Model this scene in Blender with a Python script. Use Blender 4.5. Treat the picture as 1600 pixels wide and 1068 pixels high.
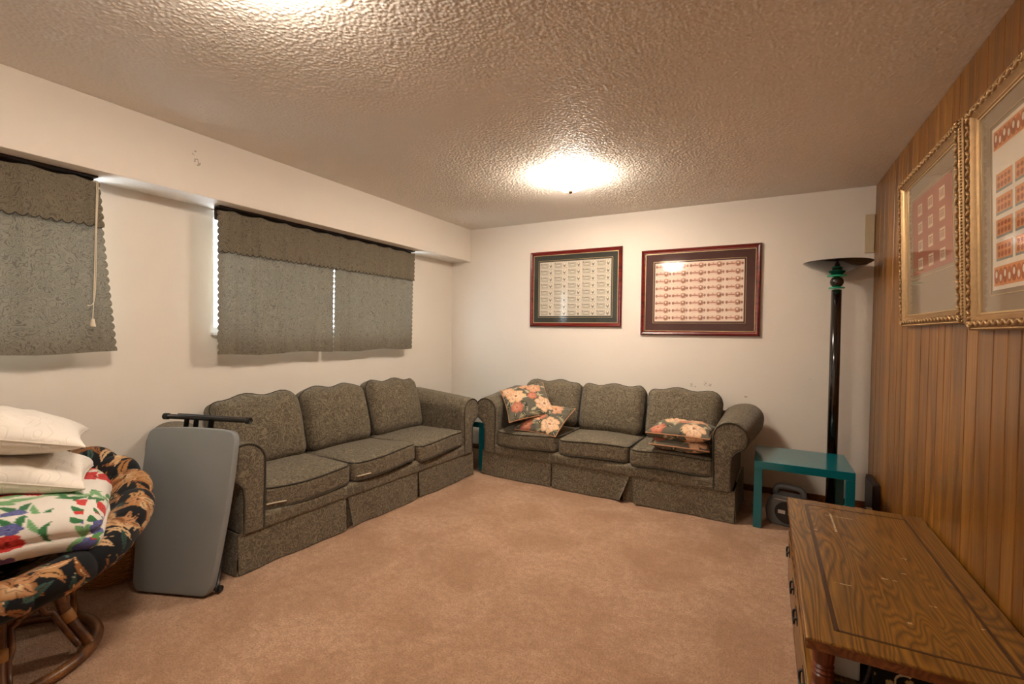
import bpy, bmesh, math, random
import numpy as np
from mathutils import Matrix, Vector
PI = math.pi
random.seed(7)
rng = np.random.default_rng(11)
for o in list(bpy.data.objects):
    bpy.data.objects.remove(o)
SC = bpy.context.scene
COL = SC.collection

# ------------------------------------------------------------------ camera, world, exposure
HC = 1.3
yaw, pitch, roll, FPX = -.495632, -.0232917, .0120953, 731.06
_f = Vector((math.sin(yaw)*math.cos(pitch), math.cos(yaw)*math.cos(pitch), math.sin(pitch)))
_r = Vector((math.cos(yaw), -math.sin(yaw), 0)); _u = _r.cross(_f)
_r2 = math.cos(roll)*_r + math.sin(roll)*_u; _u2 = -math.sin(roll)*_r + math.cos(roll)*_u
cd = bpy.data.cameras.new('camera'); cam = bpy.data.objects.new('camera', cd); COL.objects.link(cam)
cd.sensor_width = 36; cd.lens = FPX*36/1600; cd.clip_start = .02
M4 = Matrix(((_r2.x, _u2.x, -_f.x, 0), (_r2.y, _u2.y, -_f.y, 0), (_r2.z, _u2.z, -_f.z, HC), (0, 0, 0, 1)))
cam.matrix_world = M4
SC.camera = cam
SC.view_settings.view_transform = 'Standard'; SC.view_settings.look = 'None'
SC.view_settings.gamma = 1; SC.view_settings.use_curve_mapping = False
SC.view_settings.exposure = 1.83
LAMP = 34.0          # emission of the two ceiling bowls
LAMP_NEAR = 25.0
SKY = 5.0
w = bpy.data.worlds.new('sky'); SC.world = w; w.use_nodes = True
bg = w.node_tree.nodes['Background']; bg.inputs[0].default_value = (.78, .89, 1, 1); bg.inputs[1].default_value = SKY

# ------------------------------------------------------------------ helpers
def lin(c):
    if isinstance(c, str):
        c = [int(c[i:i+2], 16) for i in (0, 2, 4)]
    return tuple(((v/255)/12.92 if v/255 <= .04045 else ((v/255+.055)/1.055)**2.4) for v in c)

def tag(o, label=None, cat=None, group=None, kind=None):
    if label: o['label'] = label
    if cat: o['category'] = cat
    if group: o['group'] = group
    if kind: o['kind'] = kind
    return o

def empty(name, loc=(0, 0, 0), rz=0, parent=None):
    o = bpy.data.objects.new(name, None); COL.objects.link(o)
    o.location = loc; o.rotation_euler = (0, 0, rz); o.empty_display_size = .1
    if parent: o.parent = parent
    return o

class MB:
    """collects vertices and faces, builds one mesh object"""
    def __init__(s): s.v = []; s.f = []; s.m = []; s.n = 0
    def add(s, v, f, mi=0):
        v = np.asarray(v, float).reshape(-1, 3)
        s.v.append(v); s.f += [tuple(int(i)+s.n for i in q) for q in f]; s.m += [mi]*len(f); s.n += len(v); return s
    def box(s, x0, x1, y0, y1, z0, z1, mi=0):
        v = [(x, y, z) for z in (z0, z1) for y in (y0, y1) for x in (x0, x1)]
        return s.add(v, [(0, 2, 3, 1), (4, 5, 7, 6), (0, 1, 5, 4), (2, 6, 7, 3), (0, 4, 6, 2), (1, 3, 7, 5)], mi)
    def grid(s, P, mi=0, cu=False, cv=False):
        """P (nu,nv,3)"""
        nu, nv = P.shape[:2]; f = []
        for i in range(nu if cu else nu-1):
            for j in range(nv if cv else nv-1):
                a, b = i, (i+1) % nu; c, d = j, (j+1) % nv
                f.append((a*nv+c, b*nv+c, b*nv+d, a*nv+d))
        return s.add(P.reshape(-1, 3), f, mi)
    def tube(s, path, r, n=8, closed=False, mi=0):
        P = np.asarray(path, float); N = len(P)
        T = (np.roll(P, -1, 0)-np.roll(P, 1, 0)) if closed else np.gradient(P, axis=0)
        T /= np.maximum(np.linalg.norm(T, axis=1, keepdims=True), 1e-9)
        a = np.array([0, 0, 1.]) if abs(T[0][2]) < .9 else np.array([1., 0, 0])
        u = np.cross(a, T[0]); u /= np.linalg.norm(u); U = []
        for t in T:
            u = u - t*(u@t); u /= max(np.linalg.norm(u), 1e-9); U.append(u)
        U = np.array(U); V = np.cross(T, U)
        rr = np.broadcast_to(np.asarray(r, float), (N,))
        th = np.linspace(0, 2*PI, n, endpoint=False)
        G = P[:, None]+rr[:, None, None]*(np.cos(th)[None, :, None]*U[:, None]+np.sin(th)[None, :, None]*V[:, None])
        b0 = s.n
        s.grid(G, mi, cu=closed, cv=True)
        if not closed:
            s.f += [tuple(b0+i for i in range(n))[::-1], tuple(b0+(N-1)*n+i for i in range(n))]; s.m += [mi, mi]
        return s
    def lathe(s, prof, c=(0, 0, 0), n=32, mi=0):
        pr = np.asarray(prof, float); th = np.linspace(0, 2*PI, n, endpoint=False)
        G = np.stack([c[0]+pr[:, 0][:, None]*np.cos(th), c[1]+pr[:, 0][:, None]*np.sin(th), c[2]+np.repeat(pr[:, 1][:, None], n, 1)], -1)
        return s.grid(G, mi, cv=True)
    def poly(s, pts, mi=0): return s.add(pts, [tuple(range(len(pts)))], mi)
    def build(s, name, mat, parent=None, smooth=False, bevel=0, seg=2, col=None, weld=False):
        me = bpy.data.meshes.new(name); v = np.concatenate(s.v)
        me.from_pydata(v.tolist(), [], s.f)
        for mm in (mat if isinstance(mat, (list, tuple)) else [mat]): me.materials.append(mm)
        if any(s.m): me.polygons.foreach_set('material_index', s.m)
        if smooth: me.polygons.foreach_set('use_smooth', [True]*len(me.polygons))
        if col is not None:
            ca = me.color_attributes.new('print', 'FLOAT_COLOR', 'POINT')
            ca.data.foreach_set('color', np.concatenate([col, np.ones((len(col), 1))], 1).astype(np.float32).ravel())
        me.update()
        o = bpy.data.objects.new(name, me); COL.objects.link(o)
        if parent: o.parent = parent
        if bevel:
            md = o.modifiers.new('bevel', 'BEVEL'); md.width = bevel; md.segments = seg; md.limit_method = 'ANGLE'; md.angle_limit = .6
            md.harden_normals = False
        return o

def smooth_by_angle(o, ang=40):
    me = o.data; me.polygons.foreach_set('use_smooth', [True]*len(me.polygons))
    me.set_sharp_from_angle(angle=math.radians(ang)); return o

def snoise(P, scale, seed, octv=3):
    """cheap smooth vector->scalar noise (sum of random sines)"""
    g = np.random.default_rng(seed); out = 0; amp = 1
    for o in range(octv):
        for k in range(5):
            d = g.normal(size=3); d /= np.linalg.norm(d)
            out = out+amp*np.sin((P@d)*scale*(2**o)*(.7+.6*g.random())*2*PI+g.random()*6.28)
        amp *= .5
    return out/8

def catmull(pts, n=8, closed=False):
    P = np.asarray(pts, float); N = len(P); out = []
    for i in range(N if closed else N-1):
        p0, p1, p2, p3 = (P[(i-1) % N], P[i], P[(i+1) % N], P[(i+2) % N]) if closed else (P[max(i-1, 0)], P[i], P[i+1], P[min(i+2, N-1)])
        for t in np.linspace(0, 1, n, endpoint=False):
            out.append(.5*(2*p1+(p2-p0)*t+(2*p0-5*p1+4*p2-p3)*t*t+(3*p1-p0-3*p2+p3)*t**3))
    if not closed: out.append(P[-1])
    return np.array(out)

# ------------------------------------------------------------------ materials
class NT:
    def __init__(s, name):
        s.m = bpy.data.materials.new(name); s.m.use_nodes = True; s.t = s.m.node_tree
        s.b = s.t.nodes['Principled BSDF']; s.out = s.t.nodes['Material Output']
    def n(s, typ, **kw):
        x = s.t.nodes.new('ShaderNode'+typ)
        for k, v in kw.items(): setattr(x, k, v)
        return x
    def l(s, a, b): s.t.links.new(a, b)
    def setp(s, **kw):
        for k, v in kw.items():
            k = k.replace('_', ' ')
            s.b.inputs[k].default_value = v
    def coord(s, scale=(1, 1, 1), rot=(0, 0, 0), kind='Object'):
        tc = s.n('TexCoord'); mp = s.n('Mapping'); s.l(tc.outputs[kind], mp.inputs[0])
        mp.inputs['Scale'].default_value = scale; mp.inputs['Rotation'].default_value = rot
        return mp.outputs[0]
    def noise(s, vec, scale, detail=3, rough=.5, dist=0):
        x = s.n('TexNoise'); s.l(vec, x.inputs['Vector']); x.inputs['Scale'].default_value = scale
        x.inputs['Detail'].default_value = detail; x.inputs['Roughness'].default_value = rough; x.inputs['Distortion'].default_value = dist
        return x.outputs['Fac']
    def math(s, op, a, b=None, c=None):
        x = s.n('Math', operation=op)
        for i, v in enumerate((a, b, c)):
            if v is None: continue
            if isinstance(v, (int, float)): x.inputs[i].default_value = v
            else: s.l(v, x.inputs[i])
        return x.outputs[0]
    def ramp(s, fac, stops, interp='LINEAR'):
        x = s.n('ValToRGB'); cr = x.color_ramp; cr.interpolation = interp
        while len(cr.elements) < len(stops): cr.elements.new(.5)
        for e, (p, c) in zip(cr.elements, stops):
            e.position = p; e.color = (*c, 1) if not isinstance(c, (int, float)) else (c, c, c, 1)
        s.l(fac, x.inputs[0]); return x.outputs[0]
    def mix(s, fac, a, b, mode='MIX'):
        x = s.n('Mix', data_type='RGBA', blend_type=mode)
        for i, v in ((0, fac), (6, a), (7, b)):
            if isinstance(v, (int, float)): x.inputs[i].default_value = v
            elif isinstance(v, tuple): x.inputs[i].default_value = (*v, 1)
            else: s.l(v, x.inputs[i])
        return x.outputs[2]
    def bump(s, h, strength=.5, dist=.01):
        x = s.n('Bump'); s.l(h, x.inputs['Height']); x.inputs['Strength'].default_value = strength; x.inputs['Distance'].default_value = dist
        s.l(x.outputs[0], s.b.inputs['Normal']); return x
    def base(s, c):
        if isinstance(c, tuple): s.b.inputs['Base Color'].default_value = (*c, 1)
        else: s.l(c, s.b.inputs['Base Color'])

def plain(name, c, rough=.5, metal=0, spec=.5, var=.06, scale=8, coat=0):
    t = NT(name); c = lin(c) if max(c if not isinstance(c, str) else [9]) > 1 else c
    f = t.noise(t.coord(), scale, 4)
    t.base(t.mix(f, tuple(v*(1-var) for v in c), tuple(min(1, v*(1+var)) for v in c)))
    t.setp(Roughness=rough, Metallic=metal, Specular_IOR_Level=spec, Coat_Weight=coat)
    return t.m

def m_wall():
    t = NT('painted_wall'); v = t.coord()
    big = t.noise(v, 1.3, 3); fine = t.noise(v, 160, 2)
    c = t.mix(big, lin('E6DED3'), lin('ECE5DA'))
    t.base(c); t.setp(Roughness=.55, Specular_IOR_Level=.3)
    t.bump(fine, .08, .003); return t.m
def m_scuffed(name, spots):
    t = NT(name); v = t.coord()
    big = t.noise(v, 1.3, 3); fine = t.noise(v, 160, 2)
    c = t.mix(big, lin('E6DED3'), lin('ECE5DA'))
    blot = t.noise(v, 60, 2)
    m = None
    for (x, y_, z, r) in spots:
        d = t.n('VectorMath', operation='DISTANCE'); t.l(v, d.inputs[0]); d.inputs[1].default_value = (x, y_, z)
        k = t.math('LESS_THAN', d.outputs['Value'], r); m = k if m is None else t.math('MAXIMUM', m, k)
    fac = t.math('MULTIPLY', m, t.math('GREATER_THAN', blot, .52))
    t.base(t.mix(t.math('MULTIPLY', fac, .6), c, lin('7A6E60'))); t.setp(Roughness=.55, Specular_IOR_Level=.3)
    t.bump(fine, .08, .003); return t.m
def m_ceiling():
    t = NT('popcorn_plaster'); v = t.coord()
    a = t.noise(v, 85, 3, .6); b = t.n('TexVoronoi'); t.l(v, b.inputs['Vector']); b.inputs['Scale'].default_value = 130
    h = t.math('SUBTRACT', a, t.math('MULTIPLY', b.outputs['Distance'], .5))
    t.base(t.mix(t.noise(v, 1.6, 3), lin('E6DED4'), lin('EDE6DD'))); t.setp(Roughness=.6, Specular_IOR_Level=.3)
    t.bump(h, .25, .003); return t.m
def m_carpet():
    t = NT('tan_carpet'); v = t.coord()
    big = t.noise(v, 2.6, 6, .65, .6); mid = t.noise(v, 30, 4, .7); fine = t.noise(v, 130, 3, .75)
    c = t.mix(t.ramp(big, [(.38, 0.), (.62, 1.)]), lin('BC9474'), lin('D8B192'))
    c = t.mix(t.ramp(mid, [(.35, .5), (.6, 0.)]), c, lin('A07C5E'))
    c = t.mix(t.ramp(fine, [(.36, .7), (.56, 0.)]), c, lin('8E6A50'))
    t.base(c); t.setp(Roughness=.95, Specular_IOR_Level=.1, Sheen_Weight=.15)
    h = t.math('ADD', fine, t.math('MULTIPLY', mid, .8)); t.bump(h, .8, .012); return t.m
def m_sofa():
    t = NT('paisley_upholstery'); v = t.coord()
    n1 = t.noise(v, 12, 1.5, .5, 1.6); n2 = t.noise(v, 34, 1, .5, 1.2); big = t.noise(v, 3, 3); weave = t.noise(v, 600, 1)
    l1 = t.math('PINGPONG', t.math('MULTIPLY', n1, 8.), .5); l2 = t.math('PINGPONG', t.math('MULTIPLY', n2, 4.5), .5)
    k = t.math('MAXIMUM', t.ramp(l1, [(.0, 1.), (.13, .75), (.22, 0.)]), t.ramp(l2, [(.0, .8), (.1, .5), (.18, 0.)]))
    c = t.mix(big, lin('544D41'), lin('695F4D'))
    c = t.mix(t.math('MULTIPLY', k, .6), c, lin('A4977F'))
    c = t.mix(t.ramp(weave, [(.35, .3), (.65, 0.)]), c, lin('403B32'))
    t.base(c); t.setp(Roughness=.9, Specular_IOR_Level=.15, Sheen_Weight=.12)
    t.bump(t.math('ADD', weave, t.math('MULTIPLY', k, .4)), .25, .003); return t.m
def m_curtain():
    t = NT('jacquard_curtain'); v = t.coord((.6, 1, 1))
    n1 = t.noise(v, 16, 1., .5, 2.); l1 = t.math('PINGPONG', t.math('MULTIPLY', n1, 8.), .5)
    k = t.ramp(l1, [(.0, 1.), (.12, .8), (.22, 0.)])
    weave = t.noise(t.coord((1, 1, 6)), 240, 1)
    c = t.mix(t.math('MULTIPLY', k, .8), lin('857D6C'), lin('5A5345'))
    c = t.mix(t.math('MULTIPLY', weave, .35), c, lin('5F594D'))
    t.base(c); t.setp(Roughness=.8, Specular_IOR_Level=.2)
    t.bump(t.math('ADD', k, weave), .2, .002)
    tr = t.n('BsdfTranslucent'); t.l(c, tr.inputs[0]); mx = t.n('MixShader'); mx.inputs[0].default_value = .10
    t.l(t.b.outputs[0], mx.inputs[1]); t.l(tr.outputs[0], mx.inputs[2]); t.l(mx.outputs[0], t.out.inputs[0]); return t.m
def m_wood(name, cd_, cm, cl, axis='x', scale=1., rough=.35, rnd=0., ring=14., scratches=None, coat=.2, cath=.35):
    t = NT(name)
    st = {'x': (.12, 1, 1), 'y': (1, .12, 1), 'z': (1, 1, .09)}[axis]
    tc = t.n('TexCoord'); src = tc.outputs['Object']
    oi = t.n('ObjectInfo')
    if rnd:
        ad = t.n('VectorMath', operation='ADD'); t.l(src, ad.inputs[0])
        cx = t.n('CombineXYZ'); kk = t.math('MULTIPLY', oi.outputs['Random'], 37.)
        for i in range(3): t.l(kk, cx.inputs[i])
        t.l(cx.outputs[0], ad.inputs[1]); src2 = ad.outputs[0]
    else: src2 = src
    mp = t.n('Mapping'); t.l(src2, mp.inputs[0]); mp.inputs['Scale'].default_value = st
    v = mp.outputs[0]
    n = t.noise(v, 5*scale, 2, .5, cath)
    rg = t.math('PINGPONG', t.math('MULTIPLY', n, ring), .5)
    mp2 = t.n('Mapping'); t.l(src2, mp2.inputs[0]); mp2.inputs['Scale'].default_value = tuple(a if a == 1 else a*.3 for a in st)
    fine = t.noise(mp2.outputs[0], 110*scale, 3, .6)
    c = t.ramp(rg, [(.0, lin(cd_)), (.18, lin(cm)), (.5, lin(cl))])
    c = t.mix(t.ramp(fine, [(.35, .65), (.6, 0.)]), c, lin(cd_))
    c = t.mix(t.ramp(t.noise(v, 2.1*scale, 2), [(.3, .35), (.7, 0.)]), c, lin(cm))
    if rnd:
        c = t.mix(t.math('MULTIPLY', oi.outputs['Random'], rnd), c, lin(cd_))
    if scratches:
        m = None
        for (x, y, hx, hy) in scratches:
            sp = t.n('SeparateXYZ'); t.l(src, sp.inputs[0])
            k = t.math('MULTIPLY', t.math('LESS_THAN', t.math('ABSOLUTE', t.math('SUBTRACT', sp.outputs[0], x)), hx),
                       t.math('LESS_THAN', t.math('ABSOLUTE', t.math('SUBTRACT', sp.outputs[1], y)), hy))
            m = k if m is None else t.math('MAXIMUM', m, k)
        m = t.math('MULTIPLY', m, t.math('GREATER_THAN', t.noise(src, 120, 2), .42))
        c = t.mix(t.math('MULTIPLY', m, .75), c, lin('D9C6A2'))
    t.base(c); t.setp(Roughness=rough, Specular_IOR_Level=.5, Coat_Weight=coat, Coat_Roughness=.25)
    t.bump(fine, .12, .002); return t.m
def m_print(name, rough=.85, quilt=0):
    t = NT(name); a = t.n('Attribute', attribute_name='print'); v = t.coord()
    weave = t.noise(v, 500, 1)
    t.base(t.mix(t.math('MULTIPLY', weave, .18), a.outputs['Color'], (.02, .018, .015)))
    t.setp(Roughness=rough, Specular_IOR_Level=.2, Sheen_Weight=.08); t.bump(weave, .15, .002); return t.m
def m_glass(name='picture_glass', k=1.0):
    t = NT(name); t.t.nodes.remove(t.b)
    tr = t.n('BsdfTransparent'); gl = t.n('BsdfGlossy'); gl.inputs['Roughness'].default_value = .06
    fr = t.n('Fresnel'); fr.inputs[0].default_value = 1.5; mx = t.n('MixShader')
    ge = t.n('NewGeometry'); t.l(t.math('MULTIPLY', t.math('MULTIPLY', fr.outputs[0], k), t.math('SUBTRACT', 1., ge.outputs['Backfacing'])), mx.inputs[0]); t.l(tr.outputs[0], mx.inputs[1]); t.l(gl.outputs[0], mx.inputs[2]); t.l(mx.outputs[0], t.out.inputs[0]); return t.m
def m_emit(name, c, s):
    t = NT(name); t.setp(Roughness=.3); t.base(c); t.b.inputs['Emission Color'].default_value = (*c, 1); t.b.inputs['Emission Strength'].default_value = s; return t.m
def m_quilt():
    t = NT('white_quilted_cotton'); v = t.coord()
    n = t.noise(v, 9, 0, .5, .4); r = t.math('PINGPONG', t.math('MULTIPLY', n, 7.), .5)
    h = t.ramp(r, [(0., 0.), (.12, 1.)])
    t.base(t.mix(t.noise(v, 6, 3), lin('E6DDD0'), lin('EEE7DC'))); t.setp(Roughness=.85, Specular_IOR_Level=.15)
    t.bump(h, .35, .004); return t.m

M = dict(
    wall=m_wall(), back=m_scuffed('painted_wall_scuffed', [(x, 4.35, z, r) for x, z, r in ((-.56, .845, .016), (-.53, .838, .010), (-.44, .865, .022), (-.41, .858, .014), (-.13, .78, .012), (.32, .95, .006))]),
    soffit=m_scuffed('painted_soffit_scuffed', [(-2.885, 1.50, 2.295, .016), (-2.885, 1.515, 2.245, .020), (-2.885, 1.495, 2.255, .010)]), ceil=m_ceiling(), carpet=m_carpet(), sofa=m_sofa(), curtain=m_curtain(),
    plank=m_wood('plywood_panelling', '68400F', '9C651E', 'B67E30', 'z', 1.1, .38, .8, 4., coat=.25),
    oak=m_wood('oak_veneer', '351C05', '7C5212', '9E7026', 'y', 1.1, .3, 0, 26., coat=.35, cath=.7,
               scratches=[(.30, 2.64, .004, .12), (.33, 2.73, .06, .003), (.26, 2.0, .025, .0025), (.40, 2.12, .01, .004), (.43, 2.12, .006, .003), (.5, 2.35, .01, .004),
                          (.50, 1.98, .01, .003), (.41, 1.83, .006, .005), (.60, 1.9, .008, .003), (.22, 2.5, .006, .004), (.47, 2.2, .008, .003)]),
    oakdark=m_wood('oak_edge', '4A230C', '713E17', '8A5222', 'y', 1.5, .4, 0, 14.),
    inlay=plain('dark_inlay', '40220C', .35, coat=.3),
    redwood=m_wood('red_stained_post', '4A1E0A', '70310F', '8A4216', 'z', 2., .35, 0, 10., coat=.3),
    rattan=m_wood('rattan', '4A2810', '7C4E22', 'A8763C', 'x', 2., .4, 0, 2., cath=0.),
    wicker=plain('wicker', 'A8763E', .6, var=.25, scale=40),
    groove=plain('groove_dark', '2A1608', .8),
    teal=plain('teal_lacquer', '0A6A74', .16, spec=.6, var=.03, coat=.3),
    black=plain('black_lacquer', '120C0A', .12, spec=.7, var=.05, coat=.6),
    greenglass=plain('green_glass_disc', '1FA77E', .08, spec=.8),
    greyplastic=plain('grey_moulded_plastic', '868A8A', .5, var=.03, spec=.4, scale=200),
    blacksteel=plain('black_powder_coated_steel', '151311', .4),
    casegrey=plain('case_grey', '6A6C6E', .5), darkplastic=plain('dark_plastic', '18181A', .45), silver=plain('pale_plastic', 'B9B6AF', .4),
    mahog=m_wood('mahogany_lacquer', '4A0D0A', '6E1611', '7E1E16', 'x', 2., .22, 0, 6., coat=.5),
    gold=plain('gilt', 'B3936A', .42, metal=.75, var=.2, scale=60), goldline=plain('gilt_line', 'CDB384', .45, metal=.4),
    matgreen=plain('green_mat_board', '34362F', .8), matbrown=plain('maroon_mat_board', '4C2A26', .8), mattaupe=plain('taupe_mat_board', '9C8A72', .85),
    white=plain('white_vinyl', 'E8E8E6', .4, var=.02), cream=plain('cream_cord', 'DCCFB8', .6), glass=m_glass(),
    winglass=m_glass('window_glass'), darkwood=plain('dark_brown_board', '2A1A0E', .6),
    piping=plain('dark_piping_cord', '38342A', .85), zipper=plain('zipper_tape', 'C9BDA2', .6),
    beige=plain('beige_painted_board', 'CBB999', .6), quilt=m_quilt(), printed=m_print('printed_cotton'),
    bowl=m_emit('lit_frosted_bowl', (1., .875, .735), LAMP), bowl2=m_emit('lit_frosted_bowl_near', (1., .875, .735), LAMP_NEAR),
    bronze=plain('bronze_finial', '5A3B22', .4, metal=.7), slat=plain('white_blind_slat', 'DADAD6', .5, var=.02),
)

# ------------------------------------------------------------------ room shell
XL, XR, YB, YF, H = -3.13, .712, 4.35, -.9, 2.41
T = .12
fl = MB().box(XL-T, XR+T, YF-T, YB+T, -.1, 0).build('floor', M['carpet']); tag(fl, 'tan cut-pile carpet covering the whole floor', kind='structure')
WIN = [(-.55, 1.12), (1.74, 3.55)]; WZ0, WZ1 = 1.27, 2.05
mb = MB()
mb.box(XL-T, XL, YF-T, YB+T, 0, WZ0).box(XL-T, XL, YF-T, YB+T, WZ1, H)
ys = [YF-T, WIN[0][0], WIN[0][1], WIN[1][0], WIN[1][1], YB+T]
for a, b in ((0, 1), (2, 3), (4, 5)): mb.box(XL-T, XL, ys[a], ys[b], WZ0, WZ1)
tag(mb.build('wall_left', M['wall']), 'cream painted left wall with two high windows', kind='structure')
tag(MB().box(XL, XR, YB, YB+T, 0, H).build('wall_back', M['back']), 'cream painted back wall with small scuff marks', kind='structure')
tag(MB().box(XL, XR, YF-T, YF, 0, H).build('wall_front', M['wall']), 'cream wall behind the camera', kind='structure')
wr = tag(MB().box(XR, XR+T, YF-T, YB+T, 0, H).build('wall_right', M['groove']), 'right wall clad in vertical brown wood panelling', kind='structure')
# panelling planks, each a piece of its own
g = random.Random(3); y = YB-.003; meshes = {}
while y > YF+.03:
    wd = g.choice([.062, .085, .085, .105, .105, .13, .165])
    if wd not in meshes:
        o = MB().box(-.012, 0, -wd, 0, 0, H-.002).build('plank', M['plank'], wr, bevel=.0025, seg=1); meshes[wd] = o
    else:
        o = meshes[wd].copy(); COL.objects.link(o)
    o.location = (XR+.001-g.choice([0, .001]), y, .001); y -= wd+.005
# ceiling: sprayed popcorn relief in real geometry over the part in view, flat slab above it
tag(MB().box(XL-T, XR+T, YF-T, YB+T, H+.006, H+.1).build('ceiling', M['ceil']), 'sprayed popcorn plaster ceiling', kind='structure')
step = .0040; XA, YA = -2.89, .5; nx = int((XR-XA)/step); ny = int((YB-YA)/step)
cell = .0135; cx_n = int((XR-XA)/cell)+3; cy_n = int((YB-YA)/cell)+3
jx, jy, ja = rng.random((cx_n, cy_n)), rng.random((cx_n, cy_n)), rng.random((cx_n, cy_n))
px_ = np.arange(nx)[:, None]*step/cell+1; py_ = np.arange(ny)[None]*step/cell+1
ix, iy = np.floor(px_).astype(int), np.floor(py_).astype(int); hgt = np.zeros((nx, ny))
for di in (-1, 0, 1):
    for dj in (-1, 0, 1):
        qi, qj = np.clip(ix+di, 0, cx_n-1), np.clip(iy+dj, 0, cy_n-1)
        d2 = (px_-(qi+jx[qi, qj]))**2+(py_-(qj+jy[qi, qj]))**2
        hgt = np.maximum(hgt, (.35+.65*ja[qi, qj])*np.exp(-d2/(.13+.12*ja[qj % cx_n, qi % cy_n])))
hgt = (hgt+.12*rng.random((nx, ny)))*.0042
gx, gy = np.meshgrid(np.linspace(XA, XR, nx), np.linspace(YA, YB, ny), indexing='ij')
me = bpy.data.meshes.new('popcorn')
idx = np.arange(nx*ny).reshape(nx, ny)
fc = np.stack([idx[:-1, :-1], idx[:-1, 1:], idx[1:, 1:], idx[1:, :-1]], -1).reshape(-1, 4)
co = np.stack([gx, gy, H+.003-hgt], -1).reshape(-1, 3)
me.vertices.add(len(co)); me.vertices.foreach_set('co', co.ravel().astype(np.float32))
me.loops.add(fc.size); me.loops.foreach_set('vertex_index', fc.ravel().astype(np.int32))
me.polygons.add(len(fc)); me.polygons.foreach_set('loop_start', np.arange(0, fc.size, 4, dtype=np.int32)); me.polygons.foreach_set('loop_total', np.full(len(fc), 4, np.int32))
me.polygons.foreach_set('use_smooth', [True]*len(fc))
me.materials.append(M['ceil']); me.update(); me.validate()
pc = bpy.data.objects.new('popcorn_relief', me); COL.objects.link(pc); pc.parent = bpy.data.objects['ceiling']; tag(pc, kind='stuff')
# soffit box along the left wall
ZS = 2.06; XS = -2.885
sf = MB().box(XL, XS, YF, YB, ZS, H+.002).build('trim_1', M['soffit'], bevel=.003); tag(sf, 'boxed cream soffit running along the top of the left wall', kind='structure')
tag(MB().box(XL, XR, YB-.012, YB, 0, .05).build('baseboard_back', M['oakdark'], bevel=.003), 'low brown wood strip at foot of back wall', kind='structure')

# windows with frames, sills and blinds
slat_me = {}
for wi, (y0, y1) in enumerate(WIN, 1):
    wn = empty('window_%d' % wi, (XL, 0, 0)); tag(wn, 'white framed high window behind the %s curtains' % ('nearer' if wi == 1 else 'farther'), kind='structure')
    mb = MB(); x0, x1 = -.11, -.055; fw = .035
    ym = (y0+y1)/2
    sw = .012
    mb.box(x0, x1, y0, y1, WZ0, WZ0+fw).box(x0, x1, y0, y1, WZ1-fw, WZ1).box(x0, x1, y0, y0+sw, WZ0+fw, WZ1-fw).box(x0, x1, y1-sw, y1, WZ0+fw, WZ1-fw).box(x0, x1, ym-fw/2, ym+fw/2, WZ0+fw, WZ1-fw)
    mb.build('window_frame', M['white'], wn, bevel=.003)
    for a, b in ((y0+sw, ym-fw/2), (ym+fw/2, y1-sw)):
        MB().box(-.088, -.083, a, b, WZ0+fw, WZ1-fw).build('pane', M['winglass'], wn)
    MB().box(-.05, .035, y0-.02, y1+.02, WZ0-.022, WZ0).build('window_sill', M['white'], wn, bevel=.004)
    bl = empty('window_blind', (XL-.028, 0, 0)); tag(bl, 'white horizontal slat blind in the %s window, seen through the curtain' % ('near left' if wi == 1 else 'far'), 'blind')
    a, b = y0+.12, y1-.10
    MB().box(-.018, .014, a, b, WZ1-.04, WZ1-.002).build('head_rail', M['white'], bl, bevel=.003)
    base = None; z = WZ0+.025
    while z < WZ1-.05:
        if base is None:
            th = -.75; c, s_ = math.cos(th)*.0125, math.sin(th)*.0125
            v = [(c, a, s_), (c, b, s_), (0, b, .002), (0, a, .002), (-c, b, -s_), (-c, a, -s_)]
            v2 = [(p[0], p[1], p[2]-.0008) for p in v]
            base = MB().add(v+v2, [(0, 1, 2, 3), (3, 2, 4, 5), (9, 8, 7, 6), (11, 10, 8, 9)]).build('slat', M['slat'], bl); o = base
        else:
            o = base.copy(); COL.objects.link(o)
        o.location = (0, 0, z); z += .0215
    if wi == 1:
        mb = MB(); xx = XL-.028
        mb.tube(catmull([(.03, 1.085, 2.03), (.15, 1.088, 2.034), (.186, 1.086, 2.0), (.19, 1.080, 1.8), (.19, 1.070, 1.45), (.19, 1.065, 1.335)], 6), .0022, 6)
        mb.tube(catmull([(.03, 1.092, 2.03), (.15, 1.094, 2.034), (.186, 1.092, 2.0), (.19, 1.084, 1.8), (.191, 1.074, 1.45), (.19, 1.045, 1.40)], 6), .0022, 6)
        mb.build('pull_cord', M['cream'], bl, smooth=True)
        MB().lathe([(0, 1.338), (.007, 1.335), (.009, 1.32), (.012, 1.302), (.012, 1.297), (0, 1.296)], (.19, 1.065, 0), 12).build('tassel', M['cream'], bl, smooth=True)

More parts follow.
